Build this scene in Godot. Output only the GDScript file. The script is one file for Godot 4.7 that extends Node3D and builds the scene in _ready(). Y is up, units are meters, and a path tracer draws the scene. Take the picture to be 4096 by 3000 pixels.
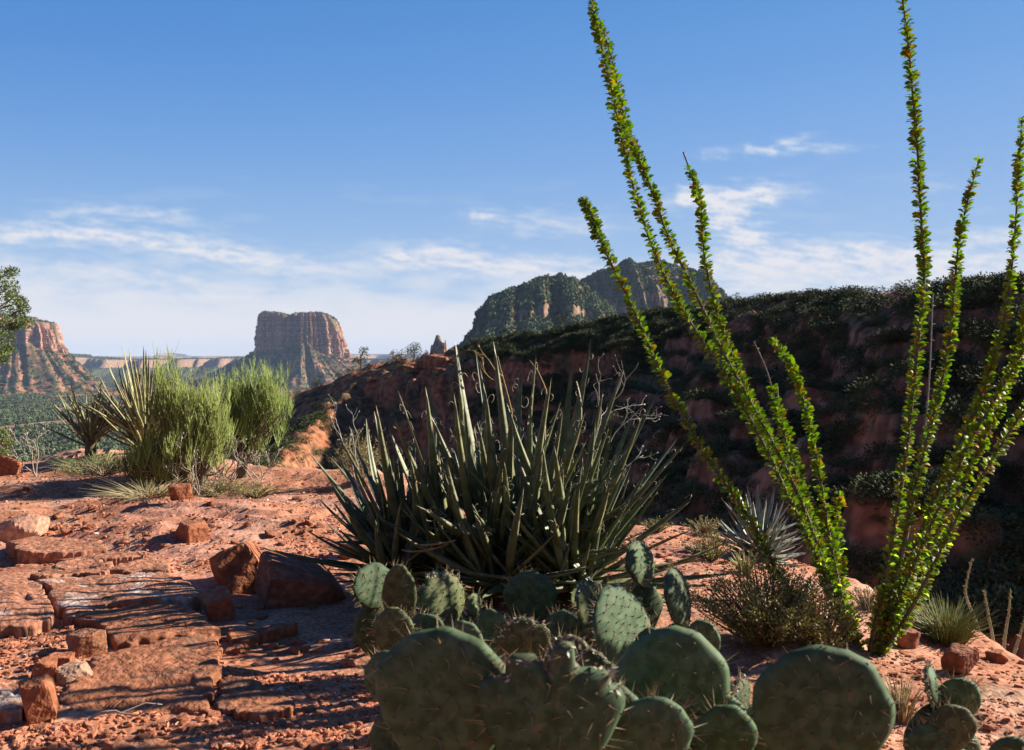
extends Node3D
# Desert overlook with yucca, prickly pear and ocotillo, red rock buttes behind.
# Lengths in metres, y up, view along -z. Layout numbers are given on the photograph's 2256 x 1652 frame
# (focal length FL, horizon at HZ) together with a real distance d, see at().

const FL := 2035.0
const HZ := 790.0
const EXPOSURE := 2.6
const SUN_SIDE := 20.0      # degrees that the sun stands behind the picture plane, on the right
const SUN_UP := 27.0

var rng := RandomNumberGenerator.new()
var nz := FastNoiseLite.new()
var nfine := FastNoiseLite.new()
var ncell := FastNoiseLite.new()
var M := {}
var taken := {}
var slab_polys: Array = []

# ---------------------------------------------------------------- mesh helper
class MB:
	var v := PackedVector3Array()
	var c := PackedColorArray()
	var i := PackedInt32Array()
	func add(p: Vector3, col := Color.WHITE) -> int:
		v.append(p); c.append(col)
		return v.size() - 1
	func tri(a: int, b: int, d: int) -> void:
		i.append(a); i.append(b); i.append(d)
	func quad(a: int, b: int, d: int, e: int) -> void:
		i.append(a); i.append(b); i.append(d)
		i.append(a); i.append(d); i.append(e)
	func tube(pts: Array, radii: Array, sides: int, col := Color.WHITE, cap := true) -> void:
		var n := pts.size()
		var first := v.size()
		var ref := Vector3(0.31, 0.2, 0.93)
		for k in n:
			var a: Vector3 = pts[maxi(0, k - 1)]
			var b: Vector3 = pts[mini(n - 1, k + 1)]
			var t := (b - a).normalized()
			var u := t.cross(ref)
			if u.length() < 0.05:
				u = t.cross(Vector3(1, 0, 0))
			u = u.normalized()
			var w := t.cross(u)
			for s in sides:
				var an := TAU * s / sides
				add(pts[k] + (u * cos(an) + w * sin(an)) * radii[k], col)
		for k in n - 1:
			for s in sides:
				var s2 := (s + 1) % sides
				quad(first + k * sides + s, first + (k + 1) * sides + s, first + (k + 1) * sides + s2, first + k * sides + s2)
		if cap:
			var e := add(pts[n - 1] + (pts[n - 1] - pts[n - 2]).normalized() * radii[n - 1] * 0.5, col)
			for s in sides:
				tri(first + (n - 1) * sides + s, e, first + (n - 1) * sides + (s + 1) % sides)
	func grid(nu: int, nv: int, first: int, closed := false) -> void:
		for a in (nu if closed else nu - 1):
			var a2 := (a + 1) % nu
			for b in nv - 1:
				quad(first + a * nv + b, first + a2 * nv + b, first + a2 * nv + b + 1, first + a * nv + b + 1)
	func leaf(p: Vector3, dir: Vector3, side: Vector3, l: float, w: float, col: Color) -> void:
		var a := add(p, col)
		var b := add(p + dir * l * 0.5 + side * w * 0.5, col)
		var d := add(p + dir * l, col)
		var e := add(p + dir * l * 0.5 - side * w * 0.5, col)
		quad(a, b, d, e)
	func done(smooth := true) -> ArrayMesh:
		var arr := []
		arr.resize(Mesh.ARRAY_MAX)
		arr[Mesh.ARRAY_VERTEX] = v
		arr[Mesh.ARRAY_COLOR] = c
		arr[Mesh.ARRAY_INDEX] = i
		var m := ArrayMesh.new()
		m.add_surface_from_arrays(Mesh.PRIMITIVE_TRIANGLES, arr)
		if not smooth:
			return m
		var st := SurfaceTool.new()
		st.create_from(m, 0)
		st.generate_normals()
		return st.commit()

# ---------------------------------------------------------------- naming helpers
func numbered(called: String) -> String:
	var k: int = taken.get(called, 0)
	taken[called] = k + 1
	return called if k == 0 else "%s_%03d" % [called, k]

func tag(o: Node3D, label := "", category := "", group := "", kind := "") -> Node3D:
	if label: o.set_meta("label", label)
	if category: o.set_meta("category", category)
	if group: o.set_meta("group", group)
	if kind: o.set_meta("kind", kind)
	return o

func base(called: String, where := Vector3.ZERO) -> Node3D:
	var o := Node3D.new()
	o.name = numbered(called)
	add_child(o)
	o.position = where
	return o

func part(called: String, mesh: Mesh, mat: Material, parent: Node3D, tr := Transform3D()) -> MeshInstance3D:
	var o := MeshInstance3D.new()
	o.name = called
	o.mesh = mesh
	o.material_override = mat
	o.transform = tr
	parent.add_child(o, true)
	return o

func solo(called: String, mesh: Mesh, mat: Material, tr := Transform3D()) -> MeshInstance3D:
	var o := MeshInstance3D.new()
	o.name = numbered(called)
	o.mesh = mesh
	o.material_override = mat
	o.transform = tr
	add_child(o)
	return o

func many(called: String, mesh: Mesh, mat: Material, trs: Array, cols: Array, parent: Node3D = self) -> MultiMeshInstance3D:
	var mm := MultiMesh.new()
	mm.transform_format = MultiMesh.TRANSFORM_3D
	mm.use_colors = true
	mm.mesh = mesh
	mm.instance_count = trs.size()
	for k in trs.size():
		mm.set_instance_transform(k, trs[k])
		mm.set_instance_color(k, cols[k])
	var o := MultiMeshInstance3D.new()
	o.name = numbered(called) if parent == self else called
	o.multimesh = mm
	o.material_override = mat
	parent.add_child(o, true)
	o.set_meta("kind", "stuff")
	return o

# ---------------------------------------------------------------- numbers
func at(px: float, py: float, d: float) -> Vector3:
	return Vector3((px - 1128.0) / FL * d, 1.0 + (HZ - py) / FL * d, -d)

func flat(px: float, py: float, y := 0.0) -> Vector3:      # where that line of sight meets the level y
	return at(px, py, (1.0 - y) * FL / (py - HZ))

func tab(t: Array, x: float) -> float:
	if x <= t[0][0]: return t[0][1]
	for k in range(1, t.size()):
		if x <= t[k][0]:
			var f: float = (x - t[k - 1][0]) / (t[k][0] - t[k - 1][0])
			return lerpf(t[k - 1][1], t[k][1], f)
	return t[t.size() - 1][1]

func N(x: float, y: float, f := 1.0) -> float:
	return nz.get_noise_2d(x * f, y * f)

func N3(p: Vector3, f := 1.0) -> float:
	return nz.get_noise_3dv(p * f)

func ss(a: float, b: float, x: float) -> float:
	return smoothstep(a, b, x)

func rr(a: float, b: float) -> float:
	return rng.randf_range(a, b)

func jit(c: Color, amt: float) -> Color:
	var k := 1.0 + rr(-amt, amt)
	return Color(c.r * k * (1.0 + rr(-amt, amt) * 0.3), c.g * k, c.b * k * (1.0 + rr(-amt, amt) * 0.3))

func rand_dir() -> Vector3:
	var z := rr(-1, 1)
	var a := rr(0, TAU)
	var s := sqrt(1.0 - z * z)
	return Vector3(s * cos(a), z, s * sin(a))

func smooth_line(pts: Array, n: int) -> Array:      # Catmull-Rom through the points
	var out := []
	var m := pts.size()
	for k in n + 1:
		var f := float(k) / n * (m - 1)
		var q := mini(int(f), m - 2)
		var t := f - q
		var a: Vector3 = pts[maxi(q - 1, 0)]
		var b: Vector3 = pts[q]
		var c: Vector3 = pts[q + 1]
		var e: Vector3 = pts[mini(q + 2, m - 1)]
		out.append(b.cubic_interpolate(c, a, e, t))
	return out

func sgrey(g: float) -> Color:
	return Color(g, g, g).linear_to_srgb()

# ---------------------------------------------------------------- materials
func noise_tex(freq: float, lo: Color, hi: Color, sd: int, type := FastNoiseLite.TYPE_SIMPLEX_SMOOTH, oct := 5, size := 512, a := 0.0, b := 1.0) -> NoiseTexture2D:
	var n := FastNoiseLite.new()
	n.seed = sd
	n.noise_type = type
	n.frequency = freq
	n.fractal_octaves = oct
	var t := NoiseTexture2D.new()
	t.width = size
	t.height = size
	t.seamless = true
	t.noise = n
	var g := Gradient.new()
	g.offsets = PackedFloat32Array([a, b])
	g.colors = PackedColorArray([lo, hi])
	t.color_ramp = g
	return t

func mat(rough: float, tex: Texture2D = null, scale := 1.0, relief: Texture2D = null, cm := 0.0, spec := 0.35) -> StandardMaterial3D:
	var m := StandardMaterial3D.new()
	m.vertex_color_use_as_albedo = true
	m.roughness = rough
	m.metallic_specular = spec
	if tex:
		m.albedo_texture = tex
		m.uv1_triplanar = true
		m.uv1_world_triplanar = true
		m.uv1_scale = Vector3.ONE * scale
	if relief:
		m.heightmap_enabled = true
		m.heightmap_texture = relief
		m.heightmap_scale = cm
		m.uv1_triplanar = true
		m.uv1_world_triplanar = true
		m.uv1_scale = Vector3.ONE * scale
	return m

func make_materials() -> void:
	var grit := noise_tex(0.03, Color(0.74, 0.72, 0.7), Color(1, 1, 1), 11, FastNoiseLite.TYPE_SIMPLEX_SMOOTH, 6, 1024, 0.2, 0.7)
	var reliefn := noise_tex(0.02, Color.BLACK, Color.WHITE, 12, FastNoiseLite.TYPE_SIMPLEX_SMOOTH, 7, 1024, 0.1, 0.9)
	M.ground = mat(0.95, grit, 1.3, reliefn, 0.35, 0.25)
	M.rock = mat(0.9, grit, 1.7, reliefn, 0.4, 0.3)
	var lich := noise_tex(0.012, Color(0.74, 0.72, 0.7), Color(1, 1, 1), 13, FastNoiseLite.TYPE_SIMPLEX_SMOOTH, 6, 1024, 0.35, 0.8)
	M.slab = mat(0.9, lich, 1.6, reliefn, 0.55, 0.25)
	var farn := noise_tex(0.03, Color(0.55, 0.55, 0.55), Color(1, 1, 1), 14, FastNoiseLite.TYPE_SIMPLEX_SMOOTH, 6, 512, 0.2, 0.75)
	M.hill = mat(0.95, farn, 0.12, reliefn, 5.0, 0.2)
	M.far = mat(0.95, farn, 0.012, null, 0.0, 0.2)
	M.plain = mat(0.9, null, 1.0, null, 0.0, 0.25)
	M.tree = mat(0.85, null, 1.0, null, 0.0, 0.25)
	var leafn := noise_tex(0.02, Color(0.72, 0.74, 0.7), Color(1, 1, 1), 15, FastNoiseLite.TYPE_SIMPLEX_SMOOTH, 4, 256, 0.25, 0.7)
	M.yucca = mat(0.5, leafn, 3.0, null, 0.0, 0.4)
	M.pad = mat(0.72, leafn, 5.0, null, 0.0, 0.3)
	M.spine = mat(0.6)
	M.fibre = mat(0.6)
	M.bark = mat(0.9, grit, 6.0)
	M.twig = mat(0.6)
	M.leaf = mat(0.5, null, 1.0, null, 0.0, 0.35)
	M.leaf.backlight_enabled = true
	M.leaf.backlight = Color(0.78, 0.95, 0.25)
	M.foliage = mat(0.6, null, 1.0, null, 0.0, 0.3)
	M.foliage.backlight_enabled = true
	M.foliage.backlight = Color(0.45, 0.5, 0.2)

# ---------------------------------------------------------------- sky
func streak(px: float, py: float, pts: Array, thick: float, wob: float) -> float:     # soft cloud streak through pts
	var best := 1e9
	var prog := 0.0
	for k in pts.size() - 1:
		var a: Vector2 = pts[k]
		var b: Vector2 = pts[k + 1]
		var ab := b - a
		var t := clampf((Vector2(px, py) - a).dot(ab) / ab.length_squared(), 0.0, 1.0)
		var q := a + ab * t
		var dx := (px - q.x) * 0.35
		var dy := py - q.y + wob
		var dd := sqrt(dx * dx + dy * dy)
		if dd < best:
			best = dd
			prog = (k + t) / (pts.size() - 1)
	var fade := ss(0.0, 0.12, prog) * ss(1.0, 0.75, prog)
	return exp(-pow(best / thick, 2.0)) * (0.25 + 0.75 * fade)

func make_sky() -> ImageTexture:
	var w := 4096
	var h := 2048
	var el_tab := [[-90, Color(0.33, 0.26, 0.21)], [-6, Color(0.38, 0.33, 0.29)], [-1, Color(0.85, 0.88, 0.925)], [1.0, Color(0.84, 0.875, 0.93)], [3.5, Color(0.745, 0.825, 0.925)], [7, Color(0.615, 0.745, 0.905)], [12, Color(0.49, 0.66, 0.88)], [17, Color(0.395, 0.595, 0.85)], [22, Color(0.33, 0.55, 0.815)], [40, Color(0.21, 0.41, 0.68)], [90, Color(0.12, 0.28, 0.53)]]
	var low := Image.create(520, 512, false, Image.FORMAT_RGBF)
	for y in 512:
		var el := 90.0 - (y + 0.5) / 512.0 * 180.0
		var c := Color()
		for k in range(1, el_tab.size()):
			if el <= el_tab[k][0]:
				var f: float = (el - el_tab[k - 1][0]) / float(el_tab[k][0] - el_tab[k - 1][0])
				c = el_tab[k - 1][1].lerp(el_tab[k][1], clampf(f, 0, 1))
				break
		for x in 520:
			var az := (x - 3.5) / 512.0 * TAU
			var side := 0.5 + 0.5 * cos(az - PI / 2.0 + deg_to_rad(SUN_SIDE))
			var g := pow(side, 1.5)
			var up := ss(1.0, 20.0, el)
			var k2 := 0.90 + 0.24 * g
			low.set_pixel(x, y, Color(c.r * lerpf(1.0, k2 + 0.24 * g - 0.13, up), c.g * lerpf(1.0, k2, up), c.b * lerpf(1.0, 0.965 + 0.1 * g, up)))
	low.resize(w * 520 / 512, h, Image.INTERPOLATE_CUBIC)
	low = low.get_region(Rect2i(32, 0, w, h))
	low.convert(Image.FORMAT_RGB8)
	var cl := FastNoiseLite.new()
	cl.seed = 5
	cl.frequency = 1.0
	cl.fractal_octaves = 5
	cl.fractal_gain = 0.55
	var strokes := [
		[[Vector2(-40, 520), Vector2(60, 512), Vector2(180, 514), Vector2(300, 526), Vector2(460, 552), Vector2(620, 582), Vector2(800, 600)], 19.0, 0.85],
		[[Vector2(90, 470), Vector2(230, 466), Vector2(370, 474), Vector2(470, 500)], 12.0, 0.5],
		[[Vector2(-40, 590), Vector2(160, 597), Vector2(350, 612), Vector2(520, 632)], 17.0, 0.55],
		[[Vector2(-60, 640), Vector2(200, 650), Vector2(460, 655), Vector2(760, 640)], 12.0, 0.5],
		[[Vector2(560, 600), Vector2(700, 592), Vector2(830, 604)], 9.0, 0.35],
		[[Vector2(800, 568), Vector2(960, 566), Vector2(1100, 586), Vector2(1280, 612), Vector2(1400, 630)], 22.0, 0.85],
		[[Vector2(920, 552), Vector2(1010, 560), Vector2(1090, 575)], 8.0, 0.4],
		[[Vector2(1030, 476), Vector2(1080, 474), Vector2(1130, 476)], 12.0, 0.6],
		[[Vector2(1120, 500), Vector2(1200, 490), Vector2(1290, 500), Vector2(1380, 494)], 20.0, 0.45],
		[[Vector2(1160, 572), Vector2(1240, 570), Vector2(1320, 578)], 10.0, 0.35],
		[[Vector2(1480, 440), Vector2(1560, 434), Vector2(1650, 430), Vector2(1750, 420)], 17.0, 1.25],
		[[Vector2(1560, 440), Vector2(1595, 462), Vector2(1610, 490), Vector2(1640, 520), Vector2(1730, 562)], 15.0, 1.2],
		[[Vector2(1540, 338), Vector2(1580, 336), Vector2(1615, 340)], 9.0, 0.4],
		[[Vector2(1635, 330), Vector2(1680, 336), Vector2(1720, 338)], 9.0, 0.6],
		[[Vector2(1690, 325), Vector2(1735, 312), Vector2(1790, 302)], 7.0, 0.6],
		[[Vector2(1720, 328), Vector2(1800, 328), Vector2(1910, 322)], 9.0, 0.45],
		[[Vector2(1500, 590), Vector2(1680, 578), Vector2(1800, 566), Vector2(1960, 566), Vector2(2120, 575), Vector2(2380, 560)], 26.0, 0.9],
		[[Vector2(1600, 612), Vector2(1760, 600), Vector2(1980, 604), Vector2(2300, 598)], 22.0, 0.7],
		[[Vector2(1580, 640), Vector2(1700, 632), Vector2(1830, 640)], 9.0, 0.5],
		[[Vector2(2040, 412), Vector2(2120, 408)], 9.0, 0.25],
		[[Vector2(2120, 528), Vector2(2220, 520), Vector2(2400, 505)], 13.0, 0.6],
	]
	var white := Color(0.925, 0.918, 0.935)
	for y in range(int((90.0 - 19.0) / 180.0 * h), int((90.0 + 1.5) / 180.0 * h)):
		var el := 90.0 - (y + 0.5) / h * 180.0
		for x in w:
			var az := (x + 0.5) / w * TAU
			if az > PI:
				az -= TAU
			var q1 := cl.get_noise_2d(az * 9.0, el * 0.5)
			# thin veil above the horizon and faint streaks all round
			var veil := ss(6.4 + q1 * 4.4, 1.6, el) * 0.92
			var wisps := ss(0.12, 0.55, cl.get_noise_2d(az * 7.0 + 30.0, el * 0.62 + 4.0)) * ss(13.0, 8.0, el) * 0.35
			var a := 0.0
			if absf(az) < 0.62:
				var px := 1128.0 + tan(az) * FL
				var py := HZ - tan(deg_to_rad(el)) / cos(az) * FL
				var wob := q1 * 26.0
				var tear := cl.get_noise_2d(px * 0.012 + 7.0, py * 0.06 - px * 0.006)
				var tear2 := cl.get_noise_2d(px * 0.05, py * 0.13)
				for s in strokes:
					var p0: Vector2 = s[0][0]
					var p1: Vector2 = s[0][s[0].size() - 1]
					if px < minf(p0.x, p1.x) - 120.0 or px > maxf(p0.x, p1.x) + 120.0 or absf(py - (p0.y + p1.y) * 0.5) > 160.0:
						continue
					var k := streak(px, py, s[0], s[1] * (1.15 + tear * 0.7), wob * 0.4)
					a = 1.0 - (1.0 - a) * (1.0 - clampf(k * s[2] * (0.85 + 0.9 * tear + 0.4 * tear2), 0.0, 1.0))
				var inside := ss(0.62, 0.5, absf(az))
				wisps *= 1.0 - inside * 0.65
			a = clampf(1.0 - (1.0 - a) * (1.0 - veil) * (1.0 - wisps), 0.0, 0.95)
			if a > 0.004:
				low.set_pixel(x, y, low.get_pixel(x, y).lerp(white, a))
	return ImageTexture.create_from_image(low)

func make_world() -> void:
	var cam := Camera3D.new()
	cam.name = "camera"
	add_child(cam)
	cam.position = Vector3(0, 1, 0)
	var near := 0.05
	cam.keep_aspect = Camera3D.KEEP_HEIGHT
	cam.set_frustum(1652.0 / FL * near, Vector2(0, (HZ - 826.0) / FL * near), near, 40000.0)
	cam.current = true
	var env := Environment.new()
	env.background_mode = Environment.BG_SKY
	var sky := Sky.new()
	var sm := PanoramaSkyMaterial.new()
	sm.panorama = make_sky()
	sky.sky_material = sm
	env.sky = sky
	env.background_energy_multiplier = 1.0 / EXPOSURE
	env.tonemap_mode = Environment.TONE_MAPPER_LINEAR
	env.tonemap_exposure = EXPOSURE
	env.fog_enabled = true
	env.fog_density = 0.00006
	env.fog_light_color = Color(0.66, 0.76, 0.9)
	env.sdfgi_enabled = true
	env.ssao_enabled = true
	env.ssil_enabled = true
	var we := WorldEnvironment.new()
	we.name = "environment"
	we.environment = env
	var lens := CameraAttributesPhysical.new()
	lens.frustum_focal_length = 35.0
	lens.exposure_aperture = 8.0
	lens.frustum_focus_distance = 5.5
	we.camera_attributes = lens
	add_child(we)
	var sun := DirectionalLight3D.new()
	sun.name = "sun"
	add_child(sun)
	var b := deg_to_rad(SUN_SIDE)
	var e := deg_to_rad(SUN_UP)
	sun.look_at_from_position(Vector3.ZERO, -Vector3(cos(b) * cos(e), sin(e), -sin(b) * cos(e)), Vector3.UP)
	sun.light_color = Color(1.0, 0.95, 0.87)
	sun.light_energy = 1.6
	sun.light_angular_distance = 0.5
	sun.shadow_enabled = true

# ---------------------------------------------------------------- near ground
const EDGE := [[-9.0, 9.2], [-5.0, 9.0], [-3.5, 9.3], [-2.3, 8.7], [-1.5, 8.3], [-1.0, 7.9], [-0.4, 7.0], [0.5, 6.1], [0.9, 5.8], [1.3, 5.6], [1.55, 5.2], [1.8, 4.7], [2.2, 4.3], [9.0, 3.9]]

func plat(x: float, d: float) -> float:      # how far inside the rock platform, negative outside
	var w := N(x * 1.3 + 9.0, d * 1.3, 1.0) * 0.22
	return minf(tab(EDGE, x) - d + w, (2.0 + 0.10 * sin(d * 2.3) + w * 0.6 - x) * 0.9)

func plates(x: float, d: float) -> float:      # broken sheets of sandstone, 0..1
	var t := nz.get_noise_2d(x * 0.42 + 40.0, d * 0.75) * 0.5 + 0.5 + 0.05 * nz.get_noise_2d(x * 3.6, d * 4.1)
	var k := t * 8.0
	var f := floorf(k)
	return (f + ss(0.9, 1.0, k - f)) / 8.0

func H(x: float, d: float) -> float:
	var y := -0.13 * maxf(0.0, x - 0.9) - 0.05 * maxf(0.0, x - 1.2)
	y += 0.13 * exp(-(pow(x + 3.5, 2.0) / 1.3 + pow(d - 8.5, 2.0) / 0.5))
	y += 0.05 * N(x * 0.5, d * 0.5 + 3.0)
	var right := ss(0.3, 1.2, x)
	y += (plates(x, d) - 0.5) * lerpf(0.2, 0.10, right) * lerpf(ss(3.9, 4.9, d), 1.0, right)
	y += 0.010 * N(x * 3.0, d * 3.0) + 0.004 * nfine.get_noise_2d(x * 9.0, d * 9.0)
	if d < -3.5:
		var up := -3.5 - d
		y += 0.85 * minf(up, 34.0) * ss(0.0, 5.0, up) + 1.6 * N(x * 0.12, d * 0.12) * ss(2.0, 12.0, up)
		y -= maxf(0.0, x - 14.0) * 0.5 * ss(0.0, 8.0, up)
	var s := -plat(x, d)
	if s > -0.12:
		y -= 0.14 * ss(-0.12, 0.0, s)
	if s > 0.0:
		y -= minf(s * 1.5, 9.0) + 0.25 * absf(N(x * 2.0, d * 2.0)) * minf(s * 3.0, 1.0)
	return y

func on_ground(px: float, py: float) -> Vector3:
	var d := 1.5
	while d < 12.0:
		var p := at(px, py, d)
		if p.y <= H(p.x, d):
			return Vector3(p.x, H(p.x, d), -d)
		d += 0.015
	return flat(px, py)

func lines(spec: Array) -> PackedFloat32Array:
	var out := PackedFloat32Array([spec[0]])
	for k in range(1, spec.size(), 2):
		var to: float = spec[k]
		var step: float = spec[k + 1]
		var n := maxi(1, roundi((to - out[out.size() - 1]) / step))
		var from := out[out.size() - 1]
		for j in n:
			out.append(from + (to - from) * (j + 1) / n)
	return out

func sheet(xs: PackedFloat32Array, ds: PackedFloat32Array, height: Callable, colour: Callable) -> ArrayMesh:
	var m := MB.new()
	for x in xs:
		for d in ds:
			var y: float = height.call(x, d)
			m.add(Vector3(x, y, -d), colour.call(x, d, y))
	m.grid(xs.size(), ds.size(), 0)
	return m.done()

func ground_colour(x: float, d: float, y: float) -> Color:
	var a := N(x * 1.1, d * 1.1 + 20.0)
	var b := nfine.get_noise_2d(x * 7.0, d * 7.0)
	var c := Color(0.55, 0.27, 0.175).lerp(Color(0.46, 0.20, 0.12), clampf(0.5 + a * 1.2, 0.0, 1.0))
	c = c.lerp(Color(0.62, 0.36, 0.26), ss(0.15, 0.5, N(x * 0.8 - 50.0, d * 1.3)) * 0.8)
	c = c.lerp(Color(0.56, 0.29, 0.215), ss(-0.1, 0.3, N(x * 0.6 + 12.0, d * 0.4)) * 0.7)
	c = c.lerp(Color(0.33, 0.14, 0.08), ss(0.15, 0.4, N(x * 1.9 + 5.0, d * 1.9)) * 0.75)
	c = c.lerp(Color(0.52, 0.36, 0.25), ss(0.3, 0.5, N(x * 2.7 - 30.0, d * 3.3)) * 0.6)
	return c * (1.0 + b * 0.35)

func make_ground() -> void:
	var xs := lines([-70.0, -16.0, 2.0, -4.4, 0.35, -3.0, 0.045, 2.4, 0.033, 3.4, 0.08, 9.0, 0.35, 50.0, 2.0])
	var ds := lines([-60.0, -6.0, 1.5, 1.6, 0.3, 2.4, 0.05, 6.0, 0.028, 9.6, 0.045, 11.0, 0.12, 16.0, 0.4])
	var g := solo("ground", sheet(xs, ds, H, ground_colour), M.ground)
	tag(g, "sunlit red sandstone shelf with broken plates and gravel", "ground", "", "structure")

# ---------------------------------------------------------------- ravine, red ridge and shaded hillside
const SPUR_X := [[4.0, 20.0], [10.0, 18.4], [16.0, 17.5], [24.0, 17.0], [30.0, 16.7], [38.0, 16.4], [44.0, 16.1], [50.0, 15.0], [58.0, 13.5], [62.0, 9.5], [66.0, 4.0], [130.0, -20.0]]
const SPUR_H := [[4.0, -2.0], [10.0, 1.2], [16.0, 2.3], [24.0, 3.1], [30.0, 3.5], [34.0, 3.67], [38.0, 3.8], [44.0, 4.02], [50.0, 4.3], [58.0, 4.38], [62.0, 4.0], [66.0, 2.0], [130.0, -10.0]]
const CROSS_D := [[-60.0, 92.0], [-24.0, 82.0], [-19.2, 80.0], [-16.4, 78.0], [-12.2, 76.0], [-6.4, 73.0], [-0.96, 70.0], [2.4, 67.0], [6.35, 64.0], [9.5, 62.0], [30.0, 56.0]]
const CROSS_H := [[-60.0, -30.0], [-40.0, -13.0], [-35.0, -9.2], [-30.0, -6.2], [-24.0, -3.5], [-19.2, -2.1], [-16.4, -1.2], [-12.2, 0.5], [-6.4, 1.36], [-0.96, 2.38], [2.4, 2.65], [6.35, 3.45], [9.5, 4.0], [30.0, 2.0]]

func strata(y: float, step: float, wob: float) -> float:
	var k := y / step + wob
	var f := floorf(k)
	return (f + ss(0.62, 1.0, k - f) - wob) * step

func H2(x: float, d: float) -> float:
	var floor_y := -7.5 - maxf(0.0, -x - 14.0) * 0.4 - maxf(0.0, d - 60.0) * 0.22 + N(x * 0.12, d * 0.12) * 1.2
	# hillside on the right
	var w := N(x * 0.11, d * 0.11 + 5.0)
	var xc := tab(SPUR_X, d) + w * 0.7
	var hc := tab(SPUR_H, d)
	var s1: float
	if x < xc:
		var t := xc - x
		s1 = hc - 0.35 * minf(t, 1.2) - 0.615 * maxf(0.0, t - 1.2)
		s1 += ss(0.8, 4.0, t) * (N(x * 0.22, d * 0.16) * 1.5 + N(x * 0.6, d * 0.5) * 0.5)
		var st := strata(s1, 1.15, N(x * 0.05 + 3.0, d * 0.05) * 2.0)
		s1 = lerpf(s1, st, 0.9 * ss(0.5, 2.5, t) * ss(-0.5, 0.0, N(x * 0.09, d * 0.07 + 60.0)))
		s1 += 0.12 * N(x * 2.0, d * 2.0)
	else:
		s1 = hc - 0.2 * (x - xc) + 0.1 * N(x, d)
	# red ridge that crosses behind the yucca
	var dc := tab(CROSS_D, x)
	var h2 := tab(CROSS_H, x)
	var t2 := dc - d + N(x * 0.13, d * 0.3) * 1.8 + N(x * 0.5, d * 0.7) * 0.5
	var s2: float
	if t2 < 0.0:
		s2 = h2 + t2 * 0.3
	else:
		var bw := 6.0 + 3.0 * N(x * 0.2, 7.0)
		s2 = h2 - 0.26 * minf(t2, bw)
		var nose := ss(-13.5, -9.0, x)
		s2 -= (1.6 * ss(bw, bw + 0.7, t2) + 1.5 * ss(bw + 2.2, bw + 3.0, t2)) * lerpf(0.12, 1.0, nose) + lerpf(0.15, 0.62, nose) * maxf(0.0, t2 - bw)
		s2 += N(x * 0.5, d * 0.5) * lerpf(0.22, 0.55, nose) + N(x * 1.7, d * 1.7) * lerpf(0.08, 0.2, nose)
		var st2 := strata(s2, 0.95, N(x * 0.2, d * 0.15) * 1.3)
		s2 = lerpf(s2, st2, lerpf(0.25, 0.85, ss(bw - 0.8, bw + 0.4, t2) * nose))
		s2 += N(x * 2.4, d * 2.4) * lerpf(0.04, 0.08, nose)
	return maxf(maxf(s1, s2), floor_y)

func hill_colour(x: float, d: float, y: float) -> Color:
	var a := N(x * 0.35, d * 0.35 + 80.0)
	var b := N(x * 1.6, d * 1.6)
	var band := N(y * 2.2 + a * 0.8, 4.0)
	var rock := Color(0.42, 0.165, 0.088).lerp(Color(0.50, 0.235, 0.13), clampf(0.5 + band * 1.3, 0, 1)).lerp(Color(0.26, 0.10, 0.06), ss(0.1, 0.5, b) * 0.7)
	var soil := Color(0.28, 0.13, 0.075)
	var grassy := Color(0.14, 0.13, 0.065)
	return rock.lerp(soil, ss(-0.1, 0.3, a) * 0.75).lerp(grassy, ss(0.05, 0.4, a + b * 0.6) * 0.7)

func make_hills() -> void:
	var xs := lines([-46.0, -16.0, 1.0, 20.0, 0.24, 40.0, 1.0])
	var ds := lines([3.0, 9.0, 0.8, 45.0, 0.24, 76.0, 0.26, 130.0, 0.7])
	var g := solo("hillside", sheet(xs, ds, H2, hill_colour), M.hill)
	tag(g, "layered red ridge joining a dark shaded hillside across the ravine", "hillside", "", "structure")

# ---------------------------------------------------------------- valley
const VALLEY := [[40.0, -18.0], [110.0, -27.0], [300.0, -48.0], [500.0, -60.0], [3000.0, -62.0], [9000.0, -64.0]]

func V(x: float, d: float) -> float:
	return tab(VALLEY, d) + ss(300.0, 700.0, d) * (5.0 * N(x * 0.004, d * 0.004) + 2.0 * N(x * 0.015, d * 0.012))

func bare(x: float, d: float) -> float:      # bare red slickrock openings in the woodland
	return ss(0.30, 0.38, N(x * 0.0042 + 3.0, d * 0.0022 + 8.0) + 0.12 * N(x * 0.02, d * 0.02))

func make_valley() -> void:
	var m := MB.new()
	var ds := []
	var d := 42.0
	while d < 9000.0:
		ds.append(d)
		d *= 1.028
	var nu := 190
	for k in nu:
		var u := -1.3 + 2.3 * k / (nu - 1)
		for dd in ds:
			var x: float = u * (dd * 0.8 + 120.0)
			var c := Color(0.17, 0.115, 0.062).lerp(Color(0.105, 0.10, 0.05), clampf(0.5 + N(x * 0.02, dd * 0.012), 0, 1))
			c = c.lerp(Color(0.43, 0.19, 0.11), bare(x, dd))
			var road: float = absf(dd - 905.0 - 0.18 * (x + 300.0) - 14.0 * sin(x * 0.02))
			c = c.lerp(Color(0.42, 0.35, 0.27), ss(11.0, 6.0, road))
			m.add(Vector3(x, V(x, dd), -dd), c)
	m.grid(nu, ds.size(), 0)
	tag(solo("valley", m.done(), M.far), "wide wooded valley floor below the overlook", "valley", "", "structure")

var wood_at := PackedVector3Array()      # where far trees stand

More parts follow.
